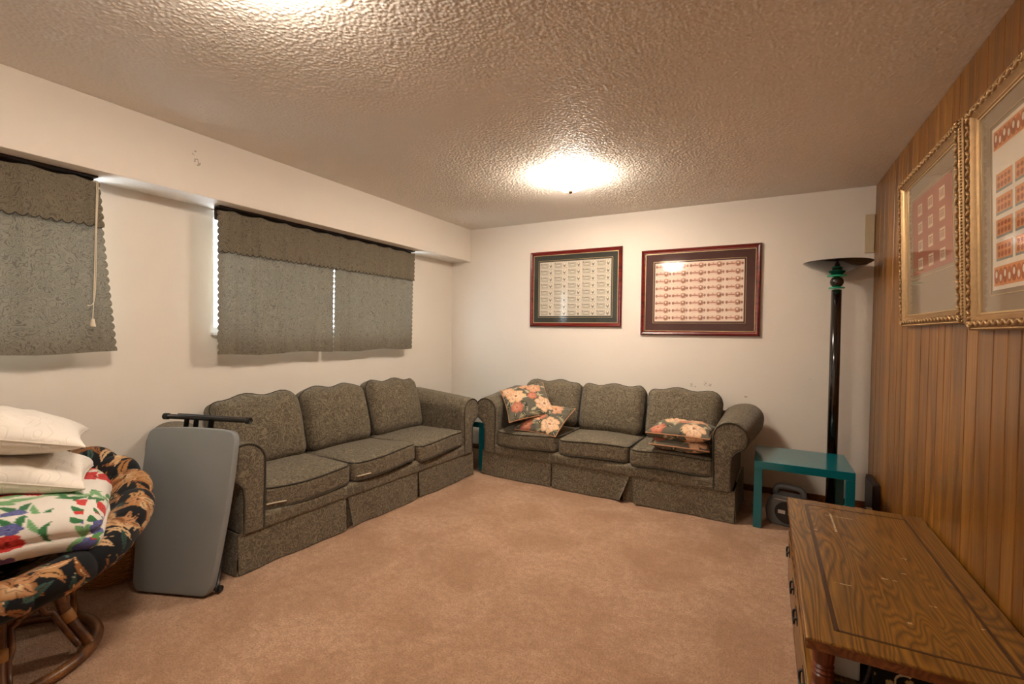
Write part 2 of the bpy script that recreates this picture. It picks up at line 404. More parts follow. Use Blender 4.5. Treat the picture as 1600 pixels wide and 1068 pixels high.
# curtains: two hung pieces per window, each with a scalloped valance
def curtain(y0t, y1t, y0b, y1b, zt, zb, X, seed, label, group, scal0=True, scal1=True, ztv=None, vext=0.):
    root = empty('curtain', (X, (y0t+y1t)/2, zb)); tag(root, label, 'curtain', group)
    off = np.array([X, (y0t+y1t)/2, zb])
    g = np.random.default_rng(seed); ks = g.uniform(4, 13, 4)/(y1t-y0t+.3); ph = g.uniform(0, 6.28, 4)
    creases = np.sort(g.uniform(.06, .94, 5)); sg = g.choice([-1, 1], 5)
    def sheet(zt_, zb_, dx, nu, nv, hem, s0, s1, name):
        u = np.linspace(0, 1, nu); v = np.linspace(0, 1, nv); U, V = np.meshgrid(u, v, indexing='ij')
        Z = zb_+(zt_-zb_)*V; q = (Z-zb)/(zt-zb)
        e1 = vext if hem else 0     # the valance laps over the neighbouring piece
        Y = (y0b+(y1b+e1-y0b)*U)*(1-q)+(y0t+(y1t+e1-y0t)*U)*q
        fold = sum(np.sin(k*6.28*U*(y1t-y0t)+p)*.35 for k, p in zip(ks, ph))
        Xx = dx+fold*.011*(1-.5*q)
        for c, s_ in zip(creases, sg): Xx = Xx+s_*.016*(1-.5*q)*np.exp(-np.abs(U-c-.012*(1-q))/.018)
        Xx = Xx+.004*snoise(np.stack([U*2, V, V*0], -1), 1.2, seed)
        Z = Z+q**4*(-.012*np.abs(np.sin(U*PI*5+seed))-.006) if dx == dx else Z
        if hem: Z = Z-(1-V)**8*np.abs(np.sin(Y*PI/.040))**.6*.018
        else: Z = Z+(1-V)**6*.006*np.sin(U*9+seed)
        for s_, side, e in ((s0, -1, 0), (s1, 1, nu-1)):
            if s_: Y[e] += side*np.abs(np.sin(Z[e]*PI/.040))**.6*.012
        P = np.stack([Xx, Y, Z], -1); P[..., 1] -= off[1]; P[..., 2] -= off[2]
        o_ = MB().grid(P).build(name, M['curtain'], root, smooth=True)
        if hem: MB().tube(P[:, 0]+np.array([.001, 0, 0]), .0023, 5).build('hem_trim', M['piping'], o_, smooth=True)
        return o_
    sheet(zt, zb, 0., 70, 150, False, scal0, scal1, 'panel')
    sheet(zt+.002, ztv, .016, int(60+(y1t-y0t)*260), 24, True, scal0, scal1, 'valance')
    return root
XC = -3.01
curtain(.32, 1.098, .31, 1.172, 2.043, 1.165, XC, 5, 'grey-green jacquard curtain at the left edge, with cream blind cord hanging over it', 'curtains on the near window', False, True, 1.822)
curtain(-.56, .315, -.56, .305, 2.043, 1.165, XC, 6, 'grey-green jacquard curtain on the near window, mostly beyond the left frame edge', 'curtains on the near window', True, True, 1.822)
curtain(1.705, 2.586, 1.705, 2.580, 2.043, 1.125, XC, 8, 'grey-green curtain on the far window, wider half next to bright window edge', 'curtains on the far window', True, True, 1.792, .034)
curtain(2.616, 3.535, 2.612, 3.52, 2.043, 1.122, XC, 9, 'grey-green curtain on the far window, half nearer the back corner', 'curtains on the far window', True, True, 1.792)
for a, b, nm in ((-.58, 1.10, 'above the near curtains'), (1.70, 3.54, 'above the far curtains')):
    cr = MB().box(XC-.03, XC+.022, a, b, ZS-.010, ZS-.001).box(XC-.042, XC-.03, a, b, ZS-.085, ZS-.001).build('curtain_rail', M['darkwood'], bevel=.002)
    tag(cr, 'dark brown curtain rail fixed under the soffit '+nm, 'curtain rail')

# ------------------------------------------------------------------ ceiling lights
def ceiling_light(x, y, bowl, label):
    r = empty('ceiling_light', (x, y, H)); tag(r, label, 'ceiling light', 'ceiling bowl lights')
    MB().lathe([(0, -.004), (.07, -.004), (.075, -.016), (.03, -.022), (.0, -.022)], n=28).build('base_plate', M['bronze'], r, smooth=True)
    MB().lathe([(.160, -.030), (.163, -.034), (.150, -.058), (.118, -.083), (.070, -.101), (.012, -.107), (.0, -.107), (.0, -.103), (.068, -.097), (.114, -.079), (.146, -.055), (.158, -.032), (.160, -.030)], n=40).build('glass_bowl', bowl, r, smooth=True)
    MB().lathe([(0, -.100), (.010, -.105), (.017, -.111), (.016, -.122), (.007, -.132), (0, -.133)], n=16).build('finial', M['bronze'], r, smooth=True)
    MB().lathe([(.004, -.02), (.004, -.108)], n=8).build('rod', M['bronze'], r, smooth=True)
ceiling_light(-1.235, 3.13, M['bowl'], 'lit frosted glass bowl light on the ceiling in front of the back wall')
ceiling_light(-1.32, .82, M['bowl2'], 'lit frosted glass bowl light on the ceiling above the camera, out of frame')

# ------------------------------------------------------------------ soft shapes
def rbox(hx, hy, hz, r, n=22, crown=0., seed=0, nz=.0, fn=None):
    """closed rounded box from a cube grid: list of six (n,n,3) faces"""
    t = np.linspace(-1, 1, n); t = np.sign(t)*(1-(1-np.abs(t))**1.5)
    A, B = np.meshgrid(t, t, indexing='ij'); O = np.ones_like(A); faces = []
    for ax in range(3):
        for s in (-1, 1):
            q = [None]*3; q[ax] = O*s; o1, o2 = (ax+1) % 3, (ax+2) % 3
            q[o1], q[o2] = (A, B) if s > 0 else (B, A)
            P = np.stack(q, -1)*np.array([hx, hy, hz])
            lim = np.maximum(np.array([hx, hy, hz])-r, 1e-4); inner = np.clip(P, -lim, lim); d = P-inner
            ln = np.linalg.norm(d, axis=-1, keepdims=True); Q = inner+np.where(ln > 1e-9, d/np.maximum(ln, 1e-9)*r, 0)
            faces.append(deform(Q, hx, hy, hz, crown, seed, nz, fn))
    return faces
def deform(Q, hx, hy, hz, crown, seed, nz, fn):
    u = np.clip(Q[..., 0]/hx, -1, 1); v = np.clip(Q[..., 1]/hy, -1, 1); w_ = Q[..., 2]/hz
    Q = Q.copy(); Q[..., 2] = Q[..., 2]+crown*(1-u**2)*(1-v**2)*w_
    if fn is not None: Q = fn(Q, u, v, w_)
    if nz: 
        Q = Q+nz*np.stack([snoise(Q, 3.2, seed+i) for i in range(3)], -1)
    return Q
def weld(o, d=1e-4):
    bm = bmesh.new(); bm.from_mesh(o.data); bmesh.ops.remove_doubles(bm, verts=bm.verts, dist=d); bmesh.ops.recalc_face_normals(bm, faces=bm.faces); bm.to_mesh(o.data); bm.free(); o.data.update()
    o.data.polygons.foreach_set('use_smooth', [True]*len(o.data.polygons)); return o
def xform(P, R, c): return P@np.array(R).T+np.array(c)
def rotx(a): return np.array([[1, 0, 0], [0, math.cos(a), -math.sin(a)], [0, math.sin(a), math.cos(a)]])
def roty(a): return np.array([[math.cos(a), 0, math.sin(a)], [0, 1, 0], [-math.sin(a), 0, math.cos(a)]])
def rotz(a): return np.array([[math.cos(a), -math.sin(a), 0], [math.sin(a), math.cos(a), 0], [0, 0, 1]])
def rrect(hx, hy, r, n=10, k=14):
    pts = []
    for (cx, cy, a0) in ((hx-r, hy-r, 0), (-hx+r, hy-r, PI/2), (-hx+r, -hy+r, PI), (hx-r, -hy+r, 1.5*PI)):
        for a in np.linspace(a0, a0+PI/2, n): pts.append((cx+r*math.cos(a), cy+r*math.sin(a)))
    out = []
    for i in range(len(pts)):
        a, b = np.array(pts[i]), np.array(pts[(i+1) % len(pts)]); m = max(1, int(np.linalg.norm(b-a)/.03))
        for t in range(m): out.append(a+(b-a)*t/m)
    return np.array(out)

# ------------------------------------------------------------------ sofas
def build_sofa(name, loc, rz, label, group, seed, backh, zipper_on=(), flare=()):
    root = empty(name, loc, rz); tag(root, label, 'sofa', group)
    S = M['sofa']; W = 1.04; IN = .895; D = .735; g = np.random.default_rng(seed)
    # deck with the front rail band
    mb = MB(); [mb.grid(xform(f_, np.eye(3), (0, .365, .245))) for f_ in rbox(W-.022, .363, .050, .03, 14)]
    weld(mb.build('deck', S, root))
    MB().box(-W+.05, W-.05, .05, D-.02, .03, .2).build('base_frame', M['groove'], root)
    # back
    mb = MB(); [mb.grid(xform(f_, rotx(-.08), (0, D-.05, .45))) for f_ in rbox(IN+.06, .05, .22, .045, 18)]
    weld(mb.build('back_frame', S, root))
    # skirt: three front panels, two sides, each a hanging cloth with thickness
    def skirt(p0, p1, nrm, fl0=0., fl1=0., sd=0, fl=.012):
        nu, nv = 36, 8; u = np.linspace(0, 1, nu); v = np.linspace(0, 1, nv); U, V = np.meshgrid(u, v, indexing='ij')
        P = np.array(p0)[None, None]*(1-U[..., None])+np.array(p1)[None, None]*U[..., None]
        L = np.linalg.norm(np.array(p1)-np.array(p0))
        o_ = (1-V)*(fl+.007*np.sin(U*L*9+sd)+.004*np.sin(U*L*23+sd*2))+(1-V)**1.3*(fl0*np.exp(-U*L/.05)+fl1*np.exp(-(1-U)*L/.05))
        tang = (np.array(p1)-np.array(p0))/L; sh = (1-V)*(fl0*np.exp(-U*L/.06)-fl1*np.exp(-(1-U)*L/.06))*1.3
        outp = P+np.array(nrm)*o_[..., None]+tang*sh[..., None]; outp[..., 2] = .006+.214*V+(1-V)*(.02*(fl0*np.exp(-U*L/.06)+fl1*np.exp(-(1-U)*L/.06))/.05)
        inn = outp-np.array(nrm)*.007
        G = np.concatenate([outp, inn[:, ::-1]], 1)
        mb = MB().grid(G, cv=True); n2 = 2*nv
        mb.f += [tuple(range(n2))[::-1], tuple((nu-1)*n2+i for i in range(n2))]; mb.m += [0, 0]
        o = mb.build('skirt', S, root); return smooth_by_angle(o, 50)
    e = [-W, -.345, .325, W]
    for i in range(3):
        f0, f1 = flare[i] if flare else (0, 0)
        skirt((e[i]+.008*(i > 0), .012, 0), (e[i+1]-.008*(i < 2), .012, 0), (0, -1, 0), f0, f1, seed+i)
    for i in (1, 2):   # pleat backing behind the two gaps
        skirt((e[i]-.07, .027, 0), (e[i]+.07, .027, 0), (0, -1, 0), 0, 0, seed, 0.)
    skirt((W, .015, 0), (W, D, 0), (1, 0, 0), 0, 0, seed+5, .012); skirt((-W, D, 0), (-W, .015, 0), (-1, 0, 0), 0, 0, seed+6, .012)
    # rolled arms
    def arm(sx):
        x_in, x_out = IN, W-.02; R = .115; cx = IN+R-.005; cz = .585
        pts = [(x_in, .215), (x_in, .35), (x_in-.004, .47), (cx-R, cz)]
        for a in np.linspace(PI, -.72, 26)[1:]: pts.append((cx+R*math.cos(a), cz+R*.98*math.sin(a)))
        pts += [(x_out+.03, .485), (x_out+.006, .455), (x_out, .40), (x_out, .30), (x_out, .215)]
        pr = np.array(pts); ctr = np.array([cx-.02, .47])
        n_ = np.roll(pr, -1, 0)-np.roll(pr, 1, 0); n_ = np.stack([-n_[:, 1], n_[:, 0]], 1); n_ /= np.maximum(np.linalg.norm(n_, axis=1, keepdims=True), 1e-9)
        n_[0] = (-1, 0); n_[-1] = (1, 0)
        mb = MB(); rings = []
        ysn = [(0.0, .026), (.002, .014), (.008, .005), (.018, .0)]+[(yy, 0.) for yy in np.linspace(.05, D-.03, 12)]+[(D-.01, .01), (D, .03)]
        for yy, ins in ysn:
            q = pr-n_*ins; z2 = q[:, 1]+.044*(yy/D)*np.clip((q[:, 1]-.40)/.2, 0, 1)
            w_ = .060*min(1, yy/D*1.25)
            xx = q[:, 0]+np.clip((q[:, 1]-.44)/.1, 0, 1)*np.clip((q[:, 0]-cx+R)/R, 0, 1)*w_
            rings.append(np.stack([xx*sx, np.full(len(q), yy), z2], 1))
        G = np.array(rings); G = G+.003*np.stack([snoise(G, 2.5, seed+i+(sx > 0)*3) for i in range(3)], -1)*np.clip(G[..., 1:2]/.1, 0, 1)
        mb.grid(G if sx > 0 else G[:, ::-1])
        k = len(pr); b0 = mb.n
        mb.f += [tuple(range(k)), tuple(b0-k+i for i in range(k))[::-1]]; mb.m += [0, 0]
        a_ = mb.build('arm', S, root); weld(a_); a_.data.set_sharp_from_angle(angle=1.2)
        q = pr-n_*.008; pip = np.stack([q[:, 0]*sx, np.full(len(q), .001), q[:, 1]], 1)
        MB().tube(pip, .0048, 6).build('piping', M['piping'], a_, smooth=True)
    arm(1); arm(-1)
    # seat cushions
    cw = 2*IN/3
    for i in range(3):
        c = np.array([-IN+cw*(i+.5), .297+.006*g.normal(), .354]); hx, hy, hz, r = cw/2-.004, .290, .070, .032
        R = rotz(.012*g.normal())@rotx(.018*g.normal()); sd = seed*10+i; dh = .006*g.normal()
        def fn(Q, u, v, w_, s_=sd):
            Q = Q.copy(); Q[..., 1] += -.02*(1-u**2)*np.clip(-v, 0, 1)
            Q[..., 2] += .010*np.sin(u*2.2+s_)*np.clip(-v, 0, 1)
            return Q
        mb = MB(); [mb.grid(xform(f_, R, c)) for f_ in rbox(hx, hy, hz, r, 22, .022, sd, .0035, fn)]
        o = weld(mb.build('seat_cushion', S, root))
        for sz in (1, -1):
            pr = rrect(hx-.004, hy-.004, .045); q = np.concatenate([pr, np.full((len(pr), 1), sz*(hz-.012))], 1)
            q = deform(q, hx, hy, hz, .022, sd, .0035, fn)
            q[:, :2] *= 1.004
            MB().tube(xform(q, R, c), .0045, 6, True).build('piping', M['piping'], o, smooth=True)
        if i in zipper_on:
            sx0 = -hx+.02; q = np.stack([np.linspace(sx0, sx0+.11, 12), np.full(12, -hy), np.full(12, -.028)], 1)
            q = deform(q, hx, hy, hz, .022, sd, .0035, fn); q[:, 1] -= .003
            MB().tube(xform(q, R, c), .0045, 6).build('zipper', M['zipper'], o, smooth=True)
    # back cushions
    for i in range(3):
        hx, hy, hz, r = cw/2-.006, .095, backh/2+.018, .075; sd = seed*10+20+i
        c = np.array([-IN+cw*(i+.5)+.006*g.normal(), (.585 if seed == 3 else .55)+.006*g.normal(), .435+backh/2-.028])
        R = rotz(.03*g.normal())@roty(.025*g.normal())@rotx(-.34+.02*g.normal())
        def fn(Q, u, v, w_, s_=sd):
            Q = Q.copy()
            Q[..., 1] += -.045*(1-u**2)**.7*(1-np.clip(np.abs(w_), 0, 1)**2)*np.clip(-v, -.3, 1)
            Q[..., 2] += np.clip(w_, 0, 1)**2*(.012*np.sin(u*7+s_*1.7)-.010*u**2*1.2)
            Q[..., 0] *= 1-.035*np.clip(-w_, 0, 1)
            Q[..., 1] += .006*np.sin(u*11+s_)*np.clip(w_-.55, 0, 1)*2*np.clip(-v, 0, 1)
            return Q
        mb = MB(); [mb.grid(xform(f_, R, c)) for f_ in rbox(hx, hy, hz, r, 26, 0, sd, .0055, fn)]
        o = weld(mb.build('back_cushion', S, root))
        pr = rrect(hx-.008, hz-.008, .075); q = np.stack([pr[:, 0], np.full(len(pr), -.026), pr[:, 1]], 1)
        # walk the piping onto the rounded edge
        lim = np.array([hx-r, hy-r, hz-r]); inner = np.clip(q*np.array([1.2, 1, 1.2]), -lim, lim); d = q*np.array([1.2, 1, 1.2])-inner; d /= np.linalg.norm(d, axis=1, keepdims=True)
        d[:, 1] = -.30; d /= np.linalg.norm(d, axis=1, keepdims=True); q = inner+d*(r+.001)
        q = deform(q, hx, hy, hz, 0, sd, .0055, fn)
        MB().tube(xform(q, R, c), .0045, 6, True).build('piping', M['piping'], o, smooth=True)
    return root
build_sofa('sofa', (-2.335, 2.49, 0), math.radians(87.2), 'grey-green paisley three-seat sofa under the curtained window, along the left wall', 'matching paisley sofas', 3, .435, (0, 1), [(0, .012), (.018, .008), (.006, 0)])
build_sofa('sofa', (-1.198, 3.548, 0), math.radians(-2.1), 'grey-green paisley three-seat sofa on the back wall with flowered throw pillows', 'matching paisley sofas', 5, .405, (), [(0, 0), (0, .05), (.022, 0)])

# ------------------------------------------------------------------ painted prints (woven / printed colour on cloth)
def stamp_flower(P, C, c, r, n, inner, outer, line, rot=0, ecc=1.):
    d = P-np.array(c); d = d*np.array([1, ecc]); th = np.arctan2(d[:, 1], d[:, 0])+rot; q = np.hypot(d[:, 0], d[:, 1])
    R = r*(.80+.2*np.abs(np.cos(n*th/2))+.04*np.sin(9*th+rot*3)); m = q < R
    k = np.clip(q/np.maximum(R, 1e-6), 0, 1)[:, None]
    col = np.array(inner)*(1-k)+np.array(outer)*k
    pet = np.abs(np.cos(n*th/2)); edge = ((pet < .16) & (q > .25*R)) | (np.abs(q-.55*R*(.85+.2*np.cos(n*th+1))) < .045*r)
    col = np.where(edge[:, None], .5*col+.5*np.array(line), col)
    col = np.where((q < .16*r)[:, None], np.array(line)*.9+.1*np.array(outer), col)
    C[m] = col[m]
def stamp_leaf(P, C, c, L, Wd, a, col, vein, curve=0.):
    d = P-np.array(c); x = d[:, 0]*math.cos(a)+d[:, 1]*math.sin(a); y = -d[:, 0]*math.sin(a)+d[:, 1]*math.cos(a)
    y = y-curve*x*x/L; s = np.clip(x/L, -1, 1); hw = Wd*(1-s*s)*(1-.35*s); m = (np.abs(x) < L) & (np.abs(y) < hw)
    k = (np.abs(y) < hw*.14)[:, None]
    C[m] = np.where(k, np.array(vein), np.array(col))[m]
def stamp_arc(P, C, c, r, t, a0, a1, col):
    d = P-np.array(c); q = np.hypot(d[:, 0], d[:, 1]); th = (np.arctan2(d[:, 1], d[:, 0])-a0) % (2*PI)
    w_ = t*np.clip(1-th/(a1-a0), .15, 1); m = (np.abs(q-r*(1-.25*th/(2*PI))) < w_) & (th < (a1-a0)); C[m] = np.array(col)
L_ = lambda h: np.array(lin(h))

def throw_print(P, seed, a, b):
    g = np.random.default_rng(seed); C = np.tile(L_('6A6557'), (len(P), 1))
    for k in range(26):
        stamp_leaf(P, C, (g.uniform(-a, a), g.uniform(-b, b)), g.uniform(.035, .06), g.uniform(.008, .016), g.uniform(0, 6.28), L_(g.choice(['3C4035', 'A89F86', '8E8468', '4B4F40'])), L_('C9BE9F'), g.uniform(-.5, .5))
    fl_ = [(-.06, .02, .085, 'F4DCBC', 'E3B488'), (.10, .09, .07, 'EBC8A4', 'CC9070'), (-.12, -.12, .06, 'DFA58A', 'B5644E'), (.11, -.10, .085, 'F3DDC0', 'E0B48C'), (-.13, .15, .06, 'F2DAB8', 'DFA77E'), (.02, .17, .05, 'EFD0AA', 'D79A70'), (.03, -.02, .045, 'E2A48A', 'BC6650')]
    for (x, y_, r, i_, o_) in fl_:
        x += g.uniform(-.03, .03); y_ += g.uniform(-.03, .03)
        stamp_flower(P, C, (x, y_), r, int(g.choice([5, 6, 7])), L_(i_), L_(o_), L_('A8643E'), g.uniform(0, 6))
        for q in range(3): 
            an = g.uniform(0, 6.28); stamp_leaf(P, C, (x+math.cos(an)*(r+.03), y_+math.sin(an)*(r+.03)), .034, .012, an, L_(g.choice(['3A3F33', 'B8AD90'])), L_('D8CDAE'))
    return C
def pillow(name, c, ex, ey, hx, hy, th, label, cat, group, seed, mat, paint=None, pip=None, n=64, sag=0.):
    ex = np.array(ex, float); ex /= np.linalg.norm(ex); ey = np.array(ey, float); ey -= ex*(ex@ey); ey /= np.linalg.norm(ey); ez = np.cross(ex, ey)
    t = np.sin(np.linspace(-1, 1, n)*PI/2); U, V = np.meshgrid(t, t, indexing='ij')
    def outline(u, v):
        return np.stack([u*hx*(1-.07*(1-v**2)*np.abs(u)), v*hy*(1-.07*(1-u**2)*np.abs(v))], -1)
    XY = outline(U, V); h = th/2*np.clip((1-U**2)*(1-V**2), 0, 1)**.42
    wr_ = .012*snoise(np.stack([XY[..., 0], XY[..., 1], XY[..., 0]*0], -1), 5, seed)*np.clip(h/th*2, 0, 1)+.006*np.sin(np.arctan2(V, U)*17+seed)*(np.hypot(U, V) > .55)*np.clip(h/th*2, 0, 1)
    bend = -sag*((XY[..., 0]/hx)**2+(XY[..., 1]/hy)**2)
    mb = MB(); mb.grid(np.stack([XY[..., 0], XY[..., 1], h+wr_+bend], -1)); mb.grid(np.stack([XY[..., 0], XY[..., 1], -h+wr_*.6+bend], -1)[:, ::-1])
    col = None
    if paint is not None:
        P = XY.reshape(-1, 2); C1 = paint(P, seed, hx, hy); C2 = paint(XY[:, ::-1].reshape(-1, 2), seed+40, hx, hy); col = np.concatenate([C1, C2])
    o = mb.build(name, mat, None, smooth=True, col=col)
    bm = bmesh.new(); bm.from_mesh(o.data); bmesh.ops.remove_doubles(bm, verts=bm.verts, dist=2e-4); bm.to_mesh(o.data); bm.free()
    o.data.polygons.foreach_set('use_smooth', [True]*len(o.data.polygons))
    o.matrix_world = Matrix([[ex[0], ey[0], ez[0], c[0]], [ex[1], ey[1], ez[1], c[1]], [ex[2], ey[2], ez[2], c[2]], [0, 0, 0, 1]])
    tag(o, label, cat, group)
    if pip:
        k = np.linspace(-1, 1, 40, endpoint=False); on = np.ones(40)
        uu = np.concatenate([k, on, -k, -on]); vv = np.concatenate([-on, k, on, -k]); q = outline(uu, vv)
        zz = -sag*((q[:, 0]/hx)**2+(q[:, 1]/hy)**2)
        MB().tube(np.stack([q[:, 0], q[:, 1], zz], 1), pip[1], 6, True).build('piping', pip[0], o, smooth=True)
    return o
pink = plain('coral_piping', 'B98A66', .8)
GP = 'flowered throw pillows on the back sofa'
# leaning pair at the left arm, lying pair at the right arm
def quad(a, b, c_, d):
    a, b, c_, d = map(np.array, (a, b, c_, d)); return (a+b+c_+d)/4, (b-a)+(c_-d), (d-a)+(c_-b)
c, ex, ey = quad((-1.88, 3.62, .54), (-1.56, 3.80, .64), (-1.90, 3.93, .755), (-2.15, 3.68, .73))
pillow('throw_pillow', c, ex, ey, .205, .205, .13, 'flowered grey throw pillow tilted over the left arm, on top of another', 'pillow', GP, 21, M['printed'], throw_print, (pink, .005), 90)
c, ex, ey = quad((-1.95, 3.66, .465), (-1.48, 3.60, .455), (-1.45, 3.83, .60), (-1.87, 3.90, .60))
pillow('throw_pillow', c, ex, ey, .21, .19, .12, 'flowered grey throw pillow lying beneath the tilted one at the left', 'pillow', GP, 22, M['printed'], throw_print, (pink, .005), 90)
pillow('throw_pillow', (-.535, 3.68, .488), (1, .03, -.02), (0, 1, .03), .205, .19, .12, 'flowered throw pillow at the right arm, lower of the flat stacked two', 'pillow', GP, 23, M['printed'], throw_print, (pink, .005), 90)
pillow('throw_pillow', (-.53, 3.675, .574), (1, -.05, .01), (0, 1, .03), .220, .195, .14, 'flowered throw pillow at the right arm, upper of the flat stacked two', 'pillow', GP, 24, M['printed'], throw_print, (pink, .005), 90)

# ------------------------------------------------------------------ teal side tables
def teal_table(x0, y0, wx, wy, label, rz=0):
    r = empty('side_table', (x0, y0, 0), rz); tag(r, label, 'side table', 'matching teal side tables')
    MB().box(0, wx, 0, wy, .40, .45).build('tabletop', M['teal'], r, bevel=.002)
    b = None
    for (a, c_) in ((0, 0), (wx-.05, 0), (0, wy-.05), (wx-.05, wy-.05)):
        if b is None: b = MB().box(0, .05, 0, .05, 0, .3995).build('leg', M['teal'], r, bevel=.002); o = b
        else: o = b.copy(); COL.objects.link(o)
        o.location = (a, c_, 0)
teal_table(-.045, 3.53, .555, .50, 'glossy teal square side table between the sofa arm and the wood panelling')
teal_table(-2.82, 3.665, .55, .55, 'glossy teal side table in the corner, glimpsed between the two sofas')

# ------------------------------------------------------------------ torchiere lamp
lp = empty('floor_lamp', (.455, 4.165, 0)); tag(lp, 'tall black torchiere floor lamp with green glass discs behind the teal table', 'floor lamp')
MB().lathe([(0, 0), (.118, 0), (.12, .012), (.112, .024), (.05, .032), (.036, .04), (0, .04)], n=36).build('base', M['black'], lp, smooth=True)
MB().lathe([(.0, .035), (.034, .036), (.034, .9), (.033, 1.63), (.02, 1.635), (0, 1.635)], n=28).build('pole', M['black'], lp, smooth=True)
for z_, r_ in ((1.640, .052), (1.727, .064)):
    MB().lathe([(0, z_), (r_-.004, z_), (r_, z_+.005), (r_-.004, z_+.011), (0, z_+.011)], n=36).build('glass_disc', M['greenglass'], lp, smooth=True)
MB().lathe([(.012+.032*math.sin(a) if 0 < a < PI else .012, 1.689-.038*math.cos(a)) for a in np.linspace(0, PI, 16)], n=28).build('ball', M['black'], lp, smooth=True)
MB().lathe([(0, 1.738), (.03, 1.739), (.045, 1.752), (.10, 1.770), (.165, 1.797), (.213, 1.828), (.217, 1.832), (.213, 1.835), (.16, 1.806), (.095, 1.781), (.03, 1.768), (0, 1.766)], n=56).build('dish_shade', M['black'], lp, smooth=True)

# ------------------------------------------------------------------ cord reel and corner clutter
cr = empty('cord_reel', (.17, 3.70, 0), math.radians(-14)); tag(cr, 'grey plastic carry-handle case with black round dial, under the teal table', 'cord reel')
prof = []
for (x, z) in ((-.10, .0), (.10, .0), (.125, .03), (.135, .10), (.12, .165), (.085, .205), (-.085, .205), (-.12, .165), (-.135, .10), (-.125, .03)): prof.append((x, z))
pr = np.array(prof); k = len(pr)
mb = MB(); ctr = np.array([0, .1]); rings = []
for yy, s_ in ((-.065, .90), (-.055, 1.), (.055, 1.), (.065, .9)):
    q = ctr+(pr-ctr)*s_; rings.append(np.stack([q[:, 0], np.full(k, yy), q[:, 1]], 1))
mb.grid(np.array(rings), cv=True); mb.f += [tuple(range(k)), tuple(3*k+i for i in range(k))[::-1]]; mb.m += [0, 0]
smooth_by_angle(mb.build('case', M['casegrey'], cr), 35)
MB().tube(catmull([(-.085, 0, .195), (-.08, 0, .235), (-.05, 0, .255), (.05, 0, .255), (.08, 0, .235), (.085, 0, .195)], 6), .019, 10).build('handle', M['casegrey'], cr, smooth=True)
th = np.linspace(0, 2*PI, 40, endpoint=False)
mb = MB(); q = np.stack([.072*np.cos(th), np.full(40, -.064), .098+.072*np.sin(th)], 1); q2 = q.copy(); q2[:, 1] = -.072
mb.grid(np.array([q, q2]), cv=True); mb.f += [tuple(range(40, 80))]; mb.m += [0]
mb.build('dial', M['darkplastic'], cr)
for x in (-.030, .030): MB().box(x-.022, x+.022, -.0745, -.0715, .088, .112).build('window_mark', M['silver'], cr, bevel=.001)
MB().box(-.075, .05, -.067, -.062, .176, .182).build('trim_strip', M['silver'], cr)
# dark panel-like speaker leaning in the corner
sp = empty('speaker', (.64, 4.02, 0), math.radians(0)); tag(sp, 'small dark slim speaker standing by the panelling in the back corner', 'speaker')
MB().box(.022, .058, -.13, .16, .0, .30).build('cabinet', M['darkwood'], sp, bevel=.004)
MB().box(.017, .0225, -.115, .145, .02, .285).build('grille', M['darkplastic'], sp, bevel=.002)
pg = empty('plug_adapter', (.625, 3.80, 0)); tag(pg, 'small beige plug adapter beside the dark corner speaker', 'adapter')
MB().box(-.016, .016, -.014, .014, 0, .17).build('body', M['beige'], pg, bevel=.004)
MB().tube(catmull([(0, .015, .12), (-.02, .05, .10), (-.03, .10, .02), (-.03, .2, .008), (.0, .3, .008)], 8), .004, 6).build('cable', M['darkplastic'], pg, smooth=True)
tag(MB().box(.640, .697, YB-.012, YB-.0005, 1.915, 2.20).build('mounting_board', M['beige'], bevel=.002), 'narrow beige board on the back wall beside the wood panelling', 'board')

# ------------------------------------------------------------------ coffee table
ct = empty('coffee_table', (0, 0, 0)); tag(ct, 'scratched oak coffee table with turned posts and drawers, along the panelled wall', 'coffee table')
X0, X1, Y0, Y1, ZT = .124, .688, 1.595, 2.93, .42
MB().box(X0, X1, Y0, Y1, ZT-.034, ZT).build('tabletop', M['oak'], ct, bevel=.004, seg=2)
top = bpy.data.objects['tabletop'] if False else ct.children[-1]
MB().box(X0-.0015, X0+.004, Y0+.004, Y1-.004, ZT-.030, ZT-.005).box(X0+.004, X1-.004, Y0-.0015, Y0+.004, ZT-.030, ZT-.005).build('edge_band', M['oakdark'], top)
mb = MB(); i_ = .075
for (a, b, c_, d) in ((X0+i_, X0+i_+.014, Y0+i_, Y1-i_), (X1-i_-.010, X1-i_, Y0+i_, Y1-i_), (X0+i_+.010, X1-i_-.010, Y0+i_, Y0+i_+.010), (X0+i_+.010, X1-i_-.010, Y1-i_-.010, Y1-i_)):
    mb.box(a, b, c_, d, ZT-.002, ZT+.0006)
mb.build('inlay_line', M['inlay'], top)
bx0, bx1, by0, by1, bz = X0+.014, X1-.012, Y0+.02, Y1-.02, .245
MB().box(bx0+.012, bx1, by0, by1, .03, bz-.018).build('base_cabinet', M['oakdark'], ct, bevel=.003)
MB().box(bx0-.004, bx1+.004, by0-.004, by1+.004, bz-.018, bz).build('shelf', M['oak'], ct, bevel=.004)
MB().box(bx0-.002, bx1+.002, by0-.002, by1+.002, 0, .032).build('plinth', M['oakdark'], ct, bevel=.004)
ym = (by0+by1)/2
for a, b in ((by0+.03, ym-.012), (ym+.012, by1-.03)):
    d = MB().box(bx0-.004, bx0+.0125, a, b, .045, bz-.03).build('drawer', M['oak'], ct, bevel=.004)
    for yy in (a+.11, b-.11):
        mb = MB().box(bx0-.0065, bx0-.003, yy-.045, yy+.045, .175, .210)
        mb.tube(catmull([(bx0-.006, yy-.035, .197), (bx0-.014, yy-.034, .193), (bx0-.015, yy-.02, .170), (bx0-.015, yy+.02, .170), (bx0-.014, yy+.034, .193), (bx0-.006, yy+.035, .197)], 5), .0045, 7)
        mb.build('bail_pull', M['blacksteel'], d)
